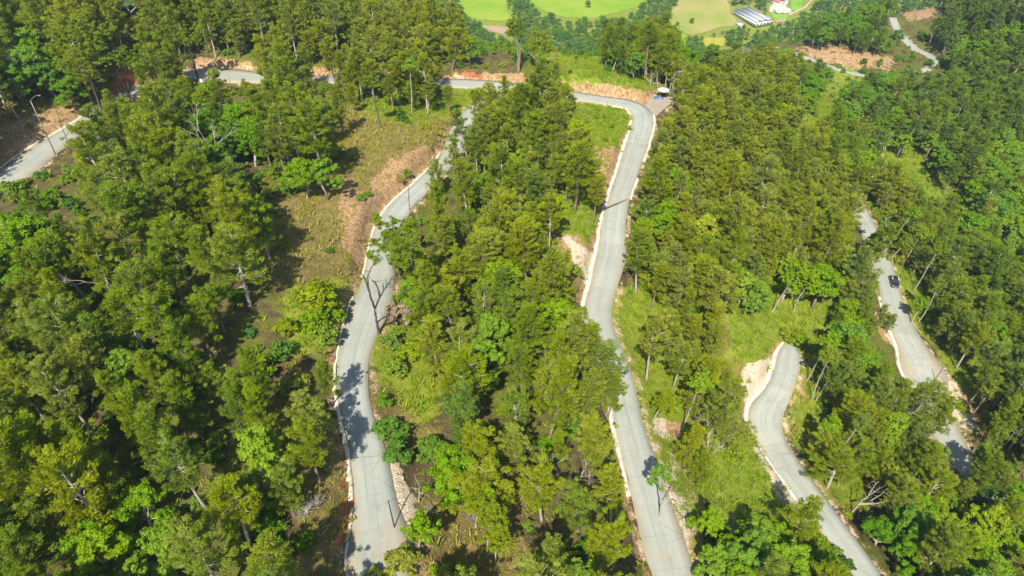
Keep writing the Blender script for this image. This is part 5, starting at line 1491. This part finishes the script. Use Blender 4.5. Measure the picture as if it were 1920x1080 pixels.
# valley woods: everywhere but on the fields
openv = np.zeros((mh, mw), bool)
for p, m, lab in VAL:
    openv |= soft_poly(mgx, mgy, p, 1) >= 1
for p in ([(1366, 14), (1400, 10), (1456, 48), (1452, 56), (1425, 56), (1405, 56)], [(1436, -30), (1530, -30), (1526, 0), (1510, 16), (1478, 40), (1450, 44), (1440, 26)], [(1325, 80), (1350, 96), (1440, 96), (1430, 88), (1400, 84), (1385, 92)]):
    openv |= soft_poly(mgx, mgy, p, 1) >= 1
def vrad(x, y):
    px, py, zc = proj(x, y, ground(x, y))
    return np.where((px > -60) & (px < 1980) & (py > -70) & (py < 200), np.where(py > 45, 5.0, 5.6), 0)
X, Y = throw(110000, (-560, 760, 470, 1100), vrad, 61)
Z = ground(X, Y)
rg = np.random.default_rng(62)
s = np.clip(rg.normal(1.0, .22, len(X)), .5, 1.6)
ok = np.ones(len(X), bool)
for f in (0, .35, .7):
    qx, qy, _ = proj(X, Y, Z + 9 * s * f)
    j = np.clip(((qx + 200) / MS).astype(int), 0, mw - 1); i = np.clip(((qy + 200) / MS).astype(int), 0, mh - 1)
    ok &= ~openv[i, j]
# a few lone trees on the pastures
X, Y, Z, s = X[ok], Y[ok], Z[ok], s[ok]
scatter('valley_wood', [k['both'] for k in BROADS], np.stack([X, Y, Z - .2], 1), rg.uniform(0, 6.28, len(X)), s, np.clip(.74 + rg.normal(size=len(X)) * .14, 0, 1), rg.integers(0, 6, len(X)), 'woods and hedgerows filling the valley floor')
print('valley trees', len(X))
for px, py, s_, lab in [(1102, 12, .9, 'lone round tree in the bright green field'), (1251, 28, 1.0, 'lone tree at the left edge of the half dry pasture'), (1262, 8, .9, 'tree at the top left of the half dry pasture'), (1296, 42, .7, 'small tree on the lower part of the half dry pasture'), (1270, 46, .6, 'smallest tree at the lower left of the pasture')]:
    q = hit(px, py + 3)
    o = plant('broadleaf tree', 'broadleaf_tree', BROADS, int(px), q, px * .7, s_, .8, 'broadleaf tree', 'lone trees on the valley fields')
    o['label'] = lab
# ------------------------------------------------------------------ labels that single out each tree and shrub by its look and by what stands near it
LM = [(80, 240, 'the street lamp'), (190, 195, 'the thick leaning trunk'), (245, 145, 'the red earth bank'), (245, 30, 'the white snag'), (364, 125, 'the dark roadside trunk'), (432, 165, 'the pale pole'), (735, 240, 'the brown knoll'), (760, 315, 'the orange road cut'), (600, 440, 'the brown clearing'), (610, 600, 'the bright thicket'),
      (710, 540, 'the forked dark tree'), (655, 780, 'the shaded road stretch'), (735, 965, 'the dark pole'), (655, 985, 'the low red bank'), (575, 960, 'the grey twig piles'), (15, 1060, 'the bottom left corner'), (10, 560, 'the left edge'), (10, 20, 'the top left corner'), (10, 800, 'the lower left edge'), (320, 1075, 'the bottom edge'), (520, 620, 'the dark hollow'), (480, 520, 'the dead branches'),
      (1200, 205, 'the hairpin bend'), (1243, 165, 'the round canopy'), (1130, 145, 'the grassy mound'), (1160, 385, 'the rusty strip'), (1085, 490, 'the pale bank'), (1165, 505, 'the widened road'), (1195, 600, 'the grass pocket'), (1148, 690, 'the hidden road bend'), (1250, 805, 'the orange soil patch'), (1238, 930, 'the roadside sapling'), (915, 1010, 'the white trunks'), (1045, 1050, 'the palm-like plant'),
      (1475, 560, 'the twin leaning trunks'), (1475, 655, 'the lower road end'), (1425, 710, 'the white rock scar'), (1435, 790, 'the lower road bend'), (1400, 895, 'the yellow clearing'), (1620, 930, 'the fallen tree'), (1680, 530, 'the dark car'), (1690, 455, 'the white leaning trunks'), (1755, 700, 'the short pole'), (1800, 775, 'the eroded bank'), (1530, 115, 'the spur road'), (1600, 105, 'the bare orange slope'),
      (1720, 315, 'the green gully'), (970, 95, 'the tall bare trunk'), (1415, 40, 'the grey barn'), (1270, 140, 'the twisted white tree'), (1340, 78, 'the yellow field'), (1910, 1060, 'the bottom right corner'), (1910, 700, 'the right edge'), (1910, 20, 'the top right corner'), (1910, 420, 'the upper right edge'), (1075, 900, 'the pinkish trunk'), (910, 310, 'the bare pale trunks'), (1140, 240, 'the dark fan plant'), (900, 150, 'the ridge road'), (600, 150, 'the ridge road bend'), (1735, 125, 'the far road bend'), (1600, 1060, 'the lower road foot'), (1265, 1060, 'the middle road foot'), (740, 820, 'the narrow road bend'), (1560, 850, 'the long leaning trunk'), (1535, 715, 'the forked white tree'), (300, 340, 'the bent white trunk')]
LP = np.array([(a, b) for a, b, _ in LM], float)
used = {}
for o, word, tint, size, px, py in LABELQ:
    d = np.hypot(LP[:, 0] - px, LP[:, 1] - py)
    i, j, k = np.argsort(d)[:3]
    shape = ''
    if o.name.startswith('pine'):
        shape = {0: '', 1: 'slender ', 2: 'pale-trunked ', 3: '', 4: 'low-branched ', 5: 'pale-trunked ', 6: 'narrow ', 7: 'wide-crowned ', 8: 'pale-trunked ', 9: '', 10: 'flat-topped ', 11: 'tall '}[int([x for x in range(len(PINES)) if PINES[x]['crown'] == o.children[1].data][0])] if len(o.children) > 1 and o.children[1].data in [p['crown'] for p in PINES] else ''
    side = 'above' if py < LP[i, 1] - abs(px - LP[i, 0]) else 'below' if py > LP[i, 1] + abs(px - LP[i, 0]) else 'left of' if px < LP[i, 0] else 'right of'
    near = 'close ' if d[i] < 70 else ''
    def say(q, lead=''):
        for sh in (shape, ''):
            lab = f'{size} {tint} {sh}{word} {side} {LM[i][2]}, towards {LM[q][2]}'
            if len(lab.split()) <= 13: break
        if len(lab.split()) > 13:
            lab = f'{size} {tint} {word} {side} {LM[i][2]}, towards {LM[q][2][4:]}'
        if len(lab.split()) > 13:
            lab = f'{size} {tint} {word} {side} {LM[i][2][4:]}, towards {LM[q][2][4:]}'
        return lab
    used.setdefault(say(j), []).append((o, px, py, say(k), i, k))
for lab in list(used):
    if lab in used and len(used[lab]) > 3:      # too many alike: tell half of them by the next landmark
        L = sorted(used[lab], key=lambda a: a[3])
        used[lab] = L[:len(L) // 2]
        for a in L[len(L) // 2:]:
            used.setdefault(a[3], []).append(a)
for lab, L in used.items():
    if len(L) == 1:
        L[0][0]['label'] = lab
        continue
    xs = np.array([a[1] for a in L]); ys = np.array([a[2] for a in L])
    horiz = np.ptp(xs) > np.ptp(ys)
    L = [L[q] for q in np.argsort(xs if horiz else ys)]
    names = {2: ('left', 'right'), 3: ('left', 'middle', 'right')} if horiz else {2: ('upper', 'lower'), 3: ('upper', 'middle', 'lower')}
    for q, a in enumerate(L):
        if len(L) in names:
            a[0]['label'] = f'{names[len(L)][q]} ' + lab
        else:
            w4 = ('leftmost', 'inner left', 'inner right', 'rightmost') if horiz else ('topmost', 'upper middle', 'lower middle', 'lowest')
            a[0]['label'] = w4[q] + ' ' + lab if q < 4 else f"{lab.split(' ')[0]} {' '.join(lab.split(' ')[1:3])} tree between {LM[a[4]][2][4:]} and {LM[a[5]][2][4:]}"

# any that still read alike are told apart by their place
for rnd in range(2):
    seen = {}
    for o, word, tint, size, px, py in LABELQ:
        seen.setdefault(o['label'], []).append((px, py, o))
    for lab, L in seen.items():
        if 2 <= len(L) <= 4 and len(lab.split()) < 15:
            L.sort(key=lambda a: a[1])
            for a, nm in zip(L, {2: ('higher', 'lower'), 3: ('highest', 'middle', 'lowest'), 4: ('highest', 'second highest', 'second lowest', 'lowest')}[len(L)]):
                a[2]['label'] = f'{nm} {lab}'

# ------------------------------------------------------------------ the air: a thin even haze
hm = bpy.data.materials.new('haze')
hm.use_nodes = True
hm.node_tree.nodes.clear()
ho = hm.node_tree.nodes.new('ShaderNodeOutputMaterial')
hv = hm.node_tree.nodes.new('ShaderNodeVolumePrincipled')
hv.inputs['Color'].default_value = (.62, .78, .95, 1)
hv.inputs['Density'].default_value = .00013
hm.node_tree.links.new(hv.outputs[0], ho.inputs['Volume'])
hz = MB().box((0, 0, 0), (1, 1, 1)).build('haze', hm)
hz.scale = (12000, 12000, 240)
hz.location = (0, 1500, -160 + 120)
tag(hz, 'thin bluish haze over the valley', kind='stuff')
